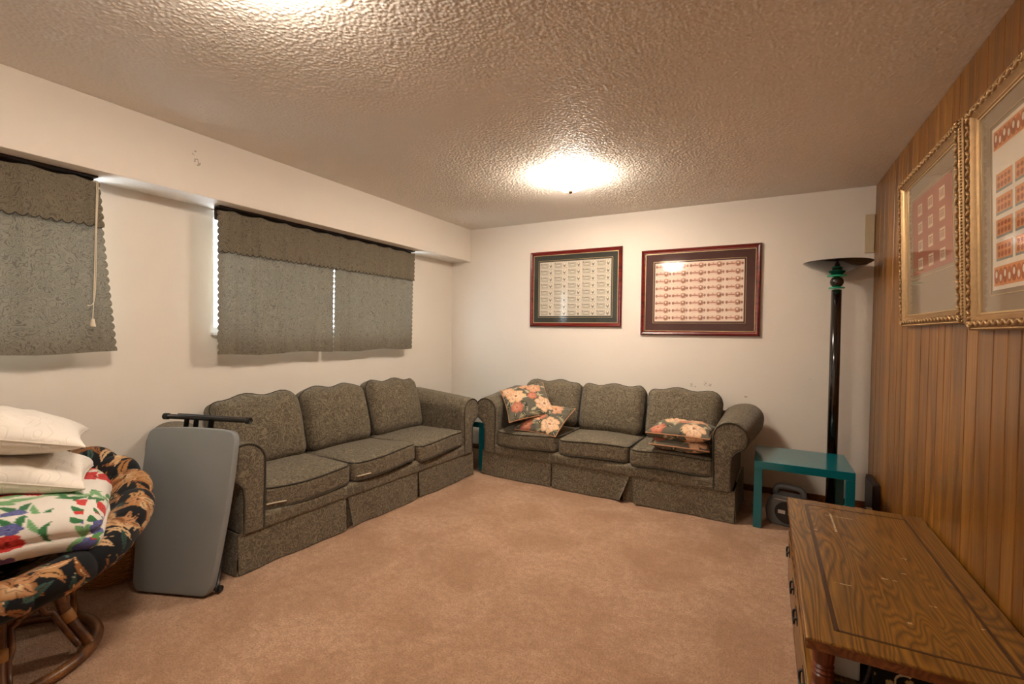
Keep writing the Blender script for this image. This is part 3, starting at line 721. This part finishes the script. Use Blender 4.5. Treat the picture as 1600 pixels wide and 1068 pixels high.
def post(x, y_):
    pr = [(.0, bz), (.030, bz), (.030, bz+.012), (.023, bz+.018), (.027, bz+.028), (.0285, bz+.034), (.0285, bz+.052), (.024, bz+.056), (.0295, bz+.063), (.024, bz+.070), (.0295, bz+.077), (.024, bz+.084), (.028, bz+.092), (.030, bz+.118), (.030, ZT-.0345), (0, ZT-.0345)]
    smooth_by_angle(MB().lathe(pr, (x, y_, 0), 24).build('post', M['redwood'], ct), 35)
for x, y_ in ((X0+.048, Y0+.055), (X1-.048, Y0+.055), (X0+.048, Y1-.055), (X1-.048, Y1-.055)): post(x, y_)
for a, b in ((Y0+.10, ym-.05), (ym+.05, Y1-.10)):
    MB().box(X0+.040, X0+.052, a, b, bz+.001, ZT-.035).build('front_panel', M['redwood'], ct, bevel=.002)
for yy in (ym,): MB().box(X0+.034, X0+.062, yy-.03, yy+.03, bz+.001, ZT-.035).build('stile', M['redwood'], ct, bevel=.003)
# things on its shelf, seen through the open near end
rt = empty('white_box', (.232, 1.80, bz)); tag(rt, 'white plastic box on the coffee table shelf, behind the near turned post', 'box')
MB().box(-.045, .045, -.06, .06, 0.0005, .115).build('body', M['white'], rt, bevel=.006)
tag(MB().tube(catmull([(.285, 1.70, bz+.125), (.292, 1.69, bz+.09), (.280, 1.685, bz+.04), (.265, 1.675, bz+.02), (.25, 1.668, bz+.012), (.235, 1.662, bz+.010)], 8), .006, 8).add(*(lambda v: (v, [(0, 2, 3, 1), (4, 5, 7, 6), (0, 1, 5, 4), (2, 6, 7, 3), (0, 4, 6, 2), (1, 3, 7, 5)]))([(x, y_, z) for z in (bz+.001, bz+.024) for y_ in (1.645, 1.675) for x in (.20, .24)])).build('power_cord', M['darkplastic'], smooth=False), 'black cord and plug in front of the white box under the tabletop', 'cord')
def box_print(P):
    g = np.random.default_rng(4); C = np.tile(L_('151413'), (len(P), 1))
    for k in range(9):
        c_ = (k*.045-.19, g.uniform(-.01, .01))
        stamp_arc(P, C, c_, .026, .0045, g.uniform(0, 6.28), 4.8, L_('CBBE9C')); stamp_flower(P, C, (c_[0]+.01, c_[1]+.004), .012, 5, L_('D8C9A0'), L_('B08F50'), L_('5A4020'))
        stamp_leaf(P, C, (c_[0]-.012, c_[1]-.032), .018, .006, g.uniform(0, 6), L_('B9AB88'), L_('E0D4B0'))
    return C
nu, nv = 160, 50; U, V = np.meshgrid(np.linspace(-.2, .2, nu), np.linspace(-.045, .045, nv), indexing='ij')
bxo = empty('patterned_case', (.475, 1.80, bz)); tag(bxo, 'black case with cream scroll pattern on the coffee table shelf', 'case')
MB().box(-.175, .175, -.10, .12, .0005, .10).build('body', M['darkplastic'], bxo, bevel=.006)
U *= .86
MB().grid(np.stack([U, np.full_like(U, -.1015), V+.052], -1)).build('scroll_band', M['printed'], bxo, col=box_print(np.stack([U.ravel(), V.ravel()], 1)))

# ------------------------------------------------------------------ framed pictures
def bar_frame(mb, W, Hh, prof, mi=0):
    """mitred moulding swept round a W x Hh rectangle; prof = (inset from outer edge, height off wall)"""
    rings = []
    for (ins, hgt) in prof:
        x, z = W/2-ins, Hh/2-ins; rings.append([(-x, -hgt, -z), (x, -hgt, -z), (x, -hgt, z), (-x, -hgt, z)])
    mb.grid(np.array(rings), mi, cv=True); return mb
def picture(name, c, ex, ez, W, Hh, label, group, fmat, prof, matm, mat_in, line, sheetfn, fw, extra=None):
    ex = np.array(ex, float); ez = np.array(ez, float); ey = np.cross(ez, ex)   # local y points into the wall
    r = empty(name); tag(r, label, 'picture', group)
    r.matrix_world = Matrix([[ex[0], ey[0], ez[0], c[0]], [ex[1], ey[1], ez[1], c[1]], [ex[2], ey[2], ez[2], c[2]], [0, 0, 0, 1]])
    fo = smooth_by_angle(bar_frame(MB(), W, Hh, prof).build('frame', fmat, r), 30)
    iw, ih = W/2-fw, Hh/2-fw
    MB().box(-iw-.008, iw+.008, -.010, -.002, -ih-.008, ih+.008).build('mat_board', matm, r)
    bar_frame(MB(), 2*iw+.004, 2*ih+.004, [(0, .010), (0, .016), (.005, .016), (.006, .010)]).build('inner_fillet', M['goldline'], fo)
    mw, mt, mbm = mat_in
    sx, sz0, sz1 = iw-mw, -ih+mbm, ih-mt
    mb = MB(); lw = .003; gp = line
    for (a, b, c_, d) in ((-sx-gp-lw, sx+gp+lw, sz0-gp-lw, sz0-gp), (-sx-gp-lw, sx+gp+lw, sz1+gp, sz1+gp+lw), (-sx-gp-lw, -sx-gp, sz0-gp, sz1+gp), (sx+gp, sx+gp+lw, sz0-gp, sz1+gp)):
        mb.box(a, b, -.0115, -.009, c_, d)
    mb.build('mat_line', M['goldline'], r)
    mats, ob = sheetfn(-sx, sx, sz0, sz1)
    ob.build('printed_sheet', mats, r)
    MB().box(-iw-.003, iw+.003, -.0150, -.0138, -ih-.003, ih+.003).build('glass', M['glass'], r)
    if extra: extra(fo, W, Hh)
    return r
def ell(cx, cz, rx, rz, y, n=14): return [(cx+rx*math.cos(a), y, cz+rz*math.sin(a)) for a in np.linspace(0, 2*PI, n, endpoint=False)]
def rect(a, b, c_, d, y): return [(a, y, c_), (b, y, c_), (b, y, d), (a, y, d)]
def notes(paper, ink, dark, style):
    def fn(x0, x1, z0, z1):
        mats = [plain('sheet_paper_%d' % style, paper, .8), plain('note_tint_%d' % style, ink, .8), plain('note_ink_%d' % style, dark, .8), plain('note_pale_%d' % style, 'F3E7D3', .8)]
        mb = MB(); Y = -.0106; mb.box(x0, x1, -.0106, -.009, z0, z1, 0)
        nc, nr = 5, 8; w_ = (x1-x0)/nc; h_ = (z1-z0)/nr
        for i in range(nc):
            for j in range(nr):
                a = x0+i*w_; b = z0+j*h_; e = .0003
                if style == 0:
                    mb.poly(rect(a+.03*w_, a+.97*w_, b+.05*h_, b+.95*h_, Y-e), 2); mb.poly(rect(a+.045*w_, a+.955*w_, b+.09*h_, b+.91*h_, Y-2*e), 0)
                    mb.poly(rect(a+.07*w_, a+.66*w_, b+.20*h_, b+.80*h_, Y-3*e), 1)
                    mb.poly(ell(a+.80*w_, b+.48*h_, .10*w_, .36*h_, Y-3*e), 1); mb.poly(ell(a+.80*w_, b+.42*h_, .075*w_, .26*h_, Y-4*e), 2); mb.poly(ell(a+.80*w_, b+.58*h_, .04*w_, .14*h_, Y-5*e), 3)
                    mb.poly(rect(a+.10*w_, a+.60*w_, b+.14*h_, b+.19*h_, Y-4*e), 2); mb.poly(rect(a+.22*w_, a+.52*w_, b+.60*h_, b+.68*h_, Y-4*e), 2); mb.poly(rect(a+.26*w_, a+.48*w_, b+.40*h_, b+.46*h_, Y-4*e), 3)
                    mb.poly(ell(a+.12*w_, b+.70*h_, .04*w_, .11*h_, Y-5*e), 2)
                else:
                    mb.poly(rect(a+.02*w_, a+.98*w_, b+.06*h_, b+.94*h_, Y-e), 3); mb.poly(rect(a+.05*w_, a+.95*w_, b+.14*h_, b+.86*h_, Y-2*e), 0)
                    mb.poly(rect(a+.06*w_, a+.90*w_, b+.40*h_, b+.60*h_, Y-3*e), 1)
                    mb.poly(ell(a+.66*w_, b+.5*h_, .15*w_, .38*h_, Y-4*e), 1); mb.poly(ell(a+.66*w_, b+.46*h_, .09*w_, .27*h_, Y-5*e), 2); mb.poly(ell(a+.66*w_, b+.60*h_, .05*w_, .12*h_, Y-6*e), 3)
                    mb.poly(ell(a+.10*w_, b+.5*h_, .07*w_, .2*h_, Y-4*e), 2); mb.poly(ell(a+.90*w_, b+.5*h_, .06*w_, .18*h_, Y-4*e), 2)
                    mb.poly(rect(a+.18*w_, a+.50*w_, b+.46*h_, b+.54*h_, Y-5*e), 2); mb.poly(rect(a+.30*w_, a+.38*w_, b+.60*h_, b+.76*h_, Y-4*e), 1); mb.poly(rect(a+.76*w_, a+.80*w_, b+.20*h_, b+.80*h_, Y-4*e), 1)
        return mats, mb
    return fn
mp = [(0, 0), (0, .018), (.004, .024), (.012, .028), (.020, .024), (.026, .021), (.032, .021), (.038, .015), (.038, .009)]
GB = 'framed banknote sheets on the back wall'
YW = YB-.001
picture('framed_banknote_sheet', (-1.66, YW, 1.727), (1, 0, 0), (0, 0, 1), .952, .755, 'red-framed sheet of cream banknotes in dark green mat, left one on the back wall', GB, M['mahog'], mp, M['matgreen'], (.068, .068, .068), .012, notes('DED5C4', 'B9B1A0', '827D72', 0), .038)
picture('framed_banknote_sheet', (-.523, YW, 1.662), (1, 0, 0), (0, 0, 1), .968, .765, 'red-framed sheet of salmon banknotes in maroon mat, right one on the back wall', GB, M['mahog'], mp, M['matbrown'], (.085, .085, .085), .012, notes('F0D6C6', 'D6A48C', 'AE7C66', 1), .038)

def carving(fo, W, Hh):
    """leafy relief round the gilt frame"""
    mb = MB(); g = random.Random(5); ic = []
    bm = bmesh.new(); bmesh.ops.create_icosphere(bm, subdivisions=1, radius=1); vs = np.array([v.co[:] for v in bm.verts]); fs = [tuple(v.index for v in f_.verts) for f_ in bm.faces]; bm.free()
    inset = .026
    for horiz, L, K in ((True, W, Hh), (False, Hh, W)):
        n_ = int(L/.024)
        for s in (-1, 1):
            for k_ in range(n_):
                t = -L/2+.018+(L-.036)*k_/(n_-1); a = .75 if k_ % 2 else -.75
                q = vs*np.array([.0075, .0085, .017]); q = q@roty(a+(PI/2 if horiz else 0)).T
                p = (t, -.036, s*(K/2-inset)) if horiz else (s*(K/2-inset), -.036, t)
                mb.add(q+np.array(p), fs)
            for k_ in range(n_*2):
                t = -L/2+.010+(L-.02)*k_/(n_*2-1); q = vs*.0048
                p = (t, -.030, s*(K/2-.007)) if horiz else (s*(K/2-.007), -.030, t); mb.add(q+np.array(p), fs)
    o = mb.build('carved_relief', M['gold'], fo, smooth=True); tag(o, kind='stuff')
gp = [(0, 0), (0, .022), (.006, .029), (.012, .028), (.016, .034), (.036, .034), (.042, .026), (.050, .020), (.054, .020), (.060, .012), (.060, .009)]
def stamps(x0, x1, z0, z1):
    mats = [plain('salmon_sheet', 'A8694E', .8), plain('stamp_paper', 'D9C9AC', .8), plain('stamp_ink', '9A5A42', .8)]
    mb = MB(); Y = -.0106; mb.box(x0, x1, -.0106, -.009, z0, z1, 0)
    for i in range(3):
        for j in range(4):
            cx = x0+(x1-x0)*(.22+.28*i); cz = z0+(z1-z0)*(.13+.235*j); a, b = .036, .028
            mb.poly(rect(cx-a, cx+a, cz-b, cz+b, Y-.0003), 1)
            for k in range(4): mb.poly(rect(cx-a*.75+a*.4*k, cx-a*.75+a*.4*k+a*.22, cz-b*.55, cz+b*.35, Y-.0006), 2)
            mb.poly(rect(cx-a*.8, cx+a*.8, cz+b*.45, cz+b*.62, Y-.0006), 2)
    return mats, mb
def bonds(x0, x1, z0, z1):
    mats = [plain('certificate_paper', 'E4D8C4', .8), plain('orange_border_ink', 'B9703F', .8), plain('note_orange', 'D9935C', .8), plain('note_orange_dark', 'A8623A', .8), plain('note_blue_edge', '8D8F86', .8)]
    mb = MB(); Y = -.0106; mb.box(x0, x1, -.0106, -.009, z0, z1, 0); W_, H_ = x1-x0, z1-z0
    for zc, hh in ((z1-.045, .032), (z0+.045, .032)):
        mb.poly(rect(x0+.01, x1-.01, zc-hh, zc+hh, Y-.0003), 2)
        for k in range(22):
            cx = x0+.03+(W_-.06)*k/21
            mb.poly(ell(cx, zc, .018, .026, Y-.0006), 1 if k % 2 else 3); mb.poly(ell(cx, zc+.006*(-1)**k, .008, .012, Y-.0009), 0)
    mb.poly(rect(x0+W_*.42, x0+W_*.42+.035, z1-.135, z1-.09, Y-.0003), 2)
    for i in range(5):
        for j in range(4):
            w_ = W_*.165; hs = (H_-.24)/4; h_ = hs*.80; a = x0+.02+i*(W_-.04)/5+.008; b = z0+.095+j*hs
            mb.poly(rect(a, a+w_, b, b+h_, Y-.0003), 4); mb.poly(rect(a+.004, a+w_-.002, b+.008, b+h_, Y-.0006), 2)
            for k in range(4): mb.poly(ell(a+w_*(.18+.21*k), b+h_*.35, w_*.085, h_*.16, Y-.0009), 3); mb.poly(ell(a+w_*(.18+.21*k), b+h_*.72, w_*.085, h_*.12, Y-.0009), 3)
    return mats, mb
XRW = XR-.013
def rpic(yc, zc, W, Hh, lean, *a):
    # x axis runs along -Y (left to right as seen), leaning a little off the wall at the top
    picture('framed_stamp_sheet', (XRW-.002-Hh/2*math.sin(lean), yc, zc), (0, -1, 0), (-math.sin(lean), 0, math.cos(lean)), W, Hh, *a)
GR = 'gilt frames on the panelled wall'
rpic(2.866, 1.745, .925, .79, .035, 'carved gilt frame with small stamps on a salmon sheet, nearer the back wall', GR, M['gold'], gp, M['mattaupe'], (.11, .09, .20), .014, stamps, .060, carving)
rpic(1.832, 1.73, 1.03, .815, .03, 'carved gilt frame with orange certificate sheet, cut off at the right edge', GR, M['gold'], gp, M['mattaupe'], (.095, .075, .075), .014, bonds, .060, carving)

# ------------------------------------------------------------------ folding table leaning on the sofa
n2 = np.array([.365, -.931]); t2 = np.array([.931, .365]); lean = math.radians(10)
upv = np.array([-n2[0]*math.sin(lean), -n2[1]*math.sin(lean), math.cos(lean)]); nv3 = np.array([n2[0]*math.cos(lean), n2[1]*math.cos(lean), math.sin(lean)])
c0 = np.array([-2.305, 1.252])-t2*.205
ft = empty('folding_table'); tag(ft, 'grey plastic folding table with black legs, leaning upright against the sofa arm', 'folding table')
ex = np.array([t2[0], t2[1], 0])
ft.matrix_world = Matrix([[ex[0], -nv3[0], upv[0], c0[0]], [ex[1], -nv3[1], upv[1], c0[1]], [ex[2], -nv3[2], upv[2], .012], [0, 0, 0, 1]])
HT = .785
def outl(ins):
    pts = []; hw = lambda v: .206+.040*math.sin(min(1, v/HT)*PI*.62)
    rr = .045-ins*.6
    zb, zt = ins, HT-ins
    R = []
    for v in np.linspace(zb+rr, zt-rr, 16): R.append((hw(v)-ins, v))
    br = [(hw(zb)-ins-rr+rr*math.cos(a), zb+rr+rr*math.sin(a)) for a in np.linspace(-PI/2, 0, 7)[:-1]]
    tr = [(hw(zt)-ins-rr+rr*math.cos(a), zt-rr+rr*math.sin(a)) for a in np.linspace(0, PI/2, 7)[1:]]
    topc = [(x, zt+.008*(1-(x/.2)**2)) for x in np.linspace(hw(zt)-ins-rr, -(hw(zt)-ins-rr), 9)[1:-1]]
    right = br+R+tr; left = [(-x, z) for x, z in right[::-1]]
    return np.array(right+topc+left)
mb = MB(); rg = []
for ins, yy in ((.012, .0), (.004, .003), (0, .011), (0, .036), (.005, .043)):
    q = outl(ins); rg.append(np.stack([q[:, 0], np.full(len(q), yy), q[:, 1]], 1))
mb.grid(np.array(rg), cv=True); k = len(q)
mb.f += [tuple(range(k)), tuple(4*k+i for i in range(k))[::-1]]; mb.m += [0, 0]
smooth_by_angle(mb.build('tabletop', M['greyplastic'], ft), 40)
def tb(name, segs, r, n=10):
    mb = MB()
    for s_ in segs: mb.tube(s_, r, n)
    return mb.build(name, M['blacksteel'], ft, smooth=True)
zb_ = .838
tb('foot_bar', [[(-.20, .062, zb_+.004), (.27, .062, zb_-.004)]], .0125)
tb('foot_bar', [[(-.17, .10, zb_+.01), (.22, .10, zb_+.002)]], .011)
tb('leg_tube', [[(-.085, .062, .20), (-.085, .062, zb_)]], .012); tb('leg_tube', [[(-.03, .062, .20), (-.03, .062, zb_)]], .012); tb('leg_tube', [[(.055, .062, .20), (.055, .062, zb_)]], .014)
tb('foot_bar', [[(-.17, .062, .030), (.215, .062, .022)]], .0125); tb('leg_tube', [[(.19, .070, .03), (.19, .070, .45)]], .012)
for x, z in ((-.205, zb_+.004), (.263, zb_-.004), (.21, .022), (-.17, .03)):
    MB().tube([(x-.012, .062, z), (x+.012, .062, z)], .0165, 12).build('end_cap', M['darkplastic'], ft, smooth=True)

# ------------------------------------------------------------------ wicker basket
wb = empty('wicker_basket', (-2.96, 1.12, 0)); tag(wb, 'small round wicker basket on the carpet behind the flowered chair', 'basket')
mb = MB(); n_ = 72
for k in range(15):
    t = k/14; R = .115+.03*t; th = np.linspace(0, 2*PI, n_, endpoint=False); rr = R+.004*np.cos(12*th+PI*k)
    mb.tube(np.stack([rr*np.cos(th), rr*np.sin(th), np.full(n_, .008+.165*t)], 1), .0058, 5, True)
tag(mb.build('weave', M['wicker'], wb, smooth=True), kind='stuff')
mb = MB()
for k in range(24):
    a = 2*PI*k/24; mb.tube([(.115*math.cos(a), .115*math.sin(a), .002), (.145*math.cos(a), .145*math.sin(a), .18)], .004, 5)
tag(mb.build('stakes', M['wicker'], wb, smooth=True), kind='stuff')
MB().tube([(.148*math.cos(a), .148*math.sin(a), .186) for a in np.linspace(0, 2*PI, 48, endpoint=False)], .012, 8, True).build('rim', M['wicker'], wb, smooth=True)
MB().lathe([(0, .003), (.11, .003), (.11, .009), (0, .009)], n=32).build('base', M['wicker'], wb)

# ------------------------------------------------------------------ papasan chair
CX, CY, CZ, TILT = -2.54, .60, .575, math.radians(18)
BX, BY = -.03, -.045     # the bowl sits a little off its base
nz_ = np.array([.97*math.sin(TILT), -.25*math.sin(TILT), math.cos(TILT)]); nz_ /= np.linalg.norm(nz_)
bx_ = np.array([.97, -.25, 0]); bx_ = bx_-nz_*(bx_@nz_); bx_ /= np.linalg.norm(bx_); by_ = np.cross(nz_, bx_)
RB = np.stack([bx_, by_, nz_], 1)      # local (toward the room, along, normal) -> world
pp = empty('papasan_chair', (CX, CY, 0)); tag(pp, 'round rattan papasan chair with black flowered cushion, at the left edge', 'chair')
off = np.array([CX, CY, 0])
KB = .905
def W_(P): return (np.asarray(P)*KB)@RB.T+np.array([BX, BY, CZ])
def ringp(R, z, n=72): 
    th = np.linspace(0, 2*PI, n, endpoint=False); return W_(np.stack([R*np.cos(th), R*np.sin(th), np.full(n, z)], 1))
# bowl frame
bw = MB().tube(ringp(.535, -.075), .017, 10, True).build('bowl_hoop', M['rattan'], pp, smooth=True)
for R, z in ((.44, -.175), (.30, -.245), (.14, -.285)): MB().tube(ringp(R, z), .010, 8, True).build('bowl_ring', M['rattan'], pp, smooth=True)
for k in range(16):
    a = 2*PI*k/16; q = catmull([(R*math.cos(a), R*math.sin(a), z) for R, z in ((.535, -.08), (.44, -.18), (.30, -.25), (.14, -.29), (.02, -.295))], 4)
    MB().tube(W_(q), .007, 6).build('bowl_rib', M['rattan'], pp, smooth=True)
# base
th = np.linspace(0, 2*PI, 72, endpoint=False)
MB().tube(np.stack([.30*np.cos(th), .30*np.sin(th), np.full(72, .022)], 1), .021, 10, True).build('floor_hoop', M['rattan'], pp, smooth=True)
tr_ = ringp(.32, -.275); MB().tube(tr_, .018, 10, True).build('top_hoop', M['rattan'], pp, smooth=True)
def topat(a):   # point of the tilted top hoop in the vertical plane of angle a
    A = np.arctan2(tr_[:, 1], tr_[:, 0]); i = int(np.argmin(np.abs((A-a+PI) % (2*PI)-PI))); return tr_[i]
for k in range(6):
    a = math.radians(50+60*k); a2 = math.radians(110+60*k)
    p0 = np.array([.295*math.cos(a), .295*math.sin(a), .03]); p1 = topat(a)
    mid = (p0+p1)/2*np.array([.93, .93, 1])
    leg = MB().tube(catmull([p0, mid, p1], 8), .0185, 10).build('leg', M['rattan'], pp, smooth=True)
    d = (p1-p0)/np.linalg.norm(p1-p0)
    MB().tube([mid-d*.022, mid-d*.02, mid+d*.02, mid+d*.022], [.019, .0235, .0235, .019], 12).build('wrap', M['wicker'], leg, smooth=True)
    q = []
    for t_ in np.linspace(0, 1, 41):
        an = a+math.radians(5)+(a2-a-math.radians(10))*t_; tp = topat(an); e_ = 1-abs(2*t_-1)**5
        q.append((tp*np.array([1, 1, 0])*.93*e_+np.array([.27*math.cos(an), .27*math.sin(an), 0])*(1-e_))+np.array([0, 0, .045+(tp[2]-.045-.034)*e_]))
    MB().tube(q, .011, 8).build('arch', M['rattan'], pp, smooth=True)
# cushion
prf = catmull([(.0, -.165), (.18, -.150), (.33, -.085), (.43, -.005), (.50, .050), (.555, .058), (.592, .030), (.600, -.020), (.575, -.065), (.52, -.085), (.42, -.150), (.30, -.222), (.15, -.262), (.0, -.270)], 11)
nth = 760; th = np.linspace(0, 2*PI, nth, endpoint=False)
arc = np.concatenate([[0], np.cumsum(np.linalg.norm(np.diff(prf, axis=0), axis=1))])
Rr, Th = np.meshgrid(prf[:, 0], th, indexing='ij'); Zz = np.repeat(prf[:, 1][:, None], nth, 1); As = np.repeat(arc[:, None], nth, 1)
puff = np.abs(np.sin(Th*9+.6*np.sin(Th*3)))**.6; wgt = np.clip((Rr-.30)/.25, 0, 1)
Rr2 = Rr+wgt*(.016*puff-.010)*(Rr > .45); Zz2 = Zz+wgt*(.020*puff-.014)*(np.arange(len(prf))[:, None] < 88)
X_, Y_ = Rr2*np.cos(Th), Rr2*np.sin(Th)
G = np.stack([X_, Y_, Zz2], -1); G = G+.008*np.stack([snoise(G, 3, 70+i) for i in range(3)], -1)*np.clip(Rr/.3, 0, 1)[..., None]
P = np.stack([As*np.cos(Th), As*np.sin(Th)], -1).reshape(-1, 2)
g = np.random.default_rng(9); C = np.tile(L_('14161A'), (len(P), 1)); tans = ['A87442', 'BE9060', '8F5A2E', 'CDAA80', '9C683C', 'B5845A']
for k in range(260):
    r_ = math.sqrt(g.uniform(.05, 1))*.98; a = g.uniform(0, 6.28); stamp_arc(P, C, (r_*math.cos(a), r_*math.sin(a)), g.uniform(.02, .05), g.uniform(.003, .007), g.uniform(0, 6.28), g.uniform(2, 4.5), L_(g.choice(['5F7A74', '9C7A52', '7E8C80', 'B9966A', '2C4A44'])))
for k in range(520):
    r_ = math.sqrt(g.uniform(.04, 1))*.98; a = g.uniform(0, 6.28); stamp_leaf(P, C, (r_*math.cos(a), r_*math.sin(a)), g.uniform(.04, .085), g.uniform(.009, .020), g.uniform(0, 6.28), L_(g.choice(tans+['2E4A44', '3D5A52'])), L_(g.choice(['2A1A10', 'E0C298', '4A2C16'])), g.uniform(-.6, .6))
for k in range(95):
    r_ = math.sqrt(g.uniform(.06, 1))*.97; a = g.uniform(0, 6.28); c_ = (r_*math.cos(a), r_*math.sin(a)); rr_ = g.uniform(.04, .075)
    stamp_flower(P, C, c_, rr_, int(g.choice([4, 5, 6])), L_(g.choice(['DFC098', 'D0A678', 'C48F68'])), L_(g.choice(tans)), L_('3A2416'), g.uniform(0, 6), g.uniform(.7, 1.5))
    for q in range(4):
        an = a+g.uniform(-1, 1); stamp_leaf(P, C, (c_[0]+math.cos(an+q)*rr_*.9, c_[1]+math.sin(an+q)*rr_*.9), g.uniform(.03, .06), .014, an+q, L_(g.choice(tans)), L_('2A1A10'), .3)
mb = MB(); mb.grid(W_(G.reshape(-1, 3)).reshape(G.shape), cv=True)
weld(mb.build('cushion', M['printed'], pp, col=C), 1e-5)

# folded comforter and two white pillows on the chair
def bl_print(P, seed):
    g = np.random.default_rng(seed); C = np.tile(L_('E9E2D8'), (len(P), 1))
    for k in range(170): stamp_leaf(P, C, g.uniform(-.45, .45, 2), g.uniform(.03, .065), g.uniform(.009, .018), g.uniform(0, 6.28), *(lambda c_: (c_, c_*.8))(np.array(L_(g.choice(['5E9A5C', '7FB07A', '3F7A4C', 'A8C49A'])))), g.uniform(-.7, .7))
    for k in range(58):
        c_ = g.uniform(-.45, .45, 2); t_ = g.choice(['r', 'r', 'p', 'b', 'y']); cols = {'r': ('E0564E', 'C9302F', '8E1F22'), 'p': ('8C6A98', '6C4A7C', '4A2F58'), 'b': ('7C7FB0', '5A5E98', '3C4070'), 'y': ('F0DDA0', 'E2BE70', 'B08A40')}[t_]
        r_ = g.uniform(.035, .065) if t_ != 'y' else g.uniform(.015, .025)
        stamp_flower(P, C, c_, r_, int(g.choice([4, 5, 6])), L_(cols[0]), L_(cols[1]), L_(cols[2]), g.uniform(0, 6), g.uniform(.7, 1.5))
    return C
a_ = np.array([-.912, .41, 0.]); b_ = np.array([.41, .912, 0.]); hx, hy, hz = .32, .33, .075
cb = np.array([-2.09, .775, 0])+a_*hx-b_*hy+np.array([0, 0, .574])
ax = np.stack([b_, -a_, np.array([0, 0, 1.])], 1)
ax = ax@rotx(-.035)
bk = MB(); cols = []
def bfn(Q, u, v, w_):
    Q = Q.copy(); s = np.maximum(np.abs(u), np.abs(v)); Q[..., :2] *= (1-.035*np.exp(-(w_/.16)**2)*np.clip(s-.8, 0, .2)*5)[..., None]; Q[..., 2] += .010*np.sin(u*3+1)+.008*np.sin(v*4)-.02*np.clip(s-.6, 0, 1)*w_; return Q
for i, f_ in enumerate(rbox(hy, hx, hz, .05, 150, .012, 44, .013, bfn)):
    bk.grid(f_); q = f_.reshape(-1, 3)
    P = np.stack([q[:, 0]+q[:, 2]*np.where(np.abs(q[:, 0]) > hy-.055, np.sign(q[:, 0]), 0)*-1, q[:, 1]+q[:, 2]*np.where(np.abs(q[:, 1]) > hx-.055, np.sign(q[:, 1]), 0)*-1], 1); cols.append(bl_print(P, 3))
ob = bk.build('comforter', M['printed'], None, col=np.concatenate(cols)); weld(ob, 1e-5)
ob.matrix_world = Matrix([[*ax[0], cb[0]], [*ax[1], cb[1]], [*ax[2], cb[2]], [0, 0, 0, 1]])
tag(ob, 'folded white comforter with red, purple and green flowers on the papasan chair', 'comforter')
wp = plain('white_cotton_piping', 'DDD3C4', .85)
pillow('bed_pillow', (-2.66, .60, .755), (.42, .90, -.27), (-.90, .42, -.02), .34, .24, .17, 'white quilted bed pillow lying directly on the flowered comforter', 'pillow', 'white bed pillows on the round chair', 51, M['quilt'], None, (wp, .004), 60)
pillow('bed_pillow', (-2.67, .565, .912), (.36, .93, -.25), (-.93, .36, -.03), .36, .25, .17, 'white quilted bed pillow on top of the stack on the round chair', 'pillow', 'white bed pillows on the round chair', 52, M['quilt'], None, (wp, .004), 60)
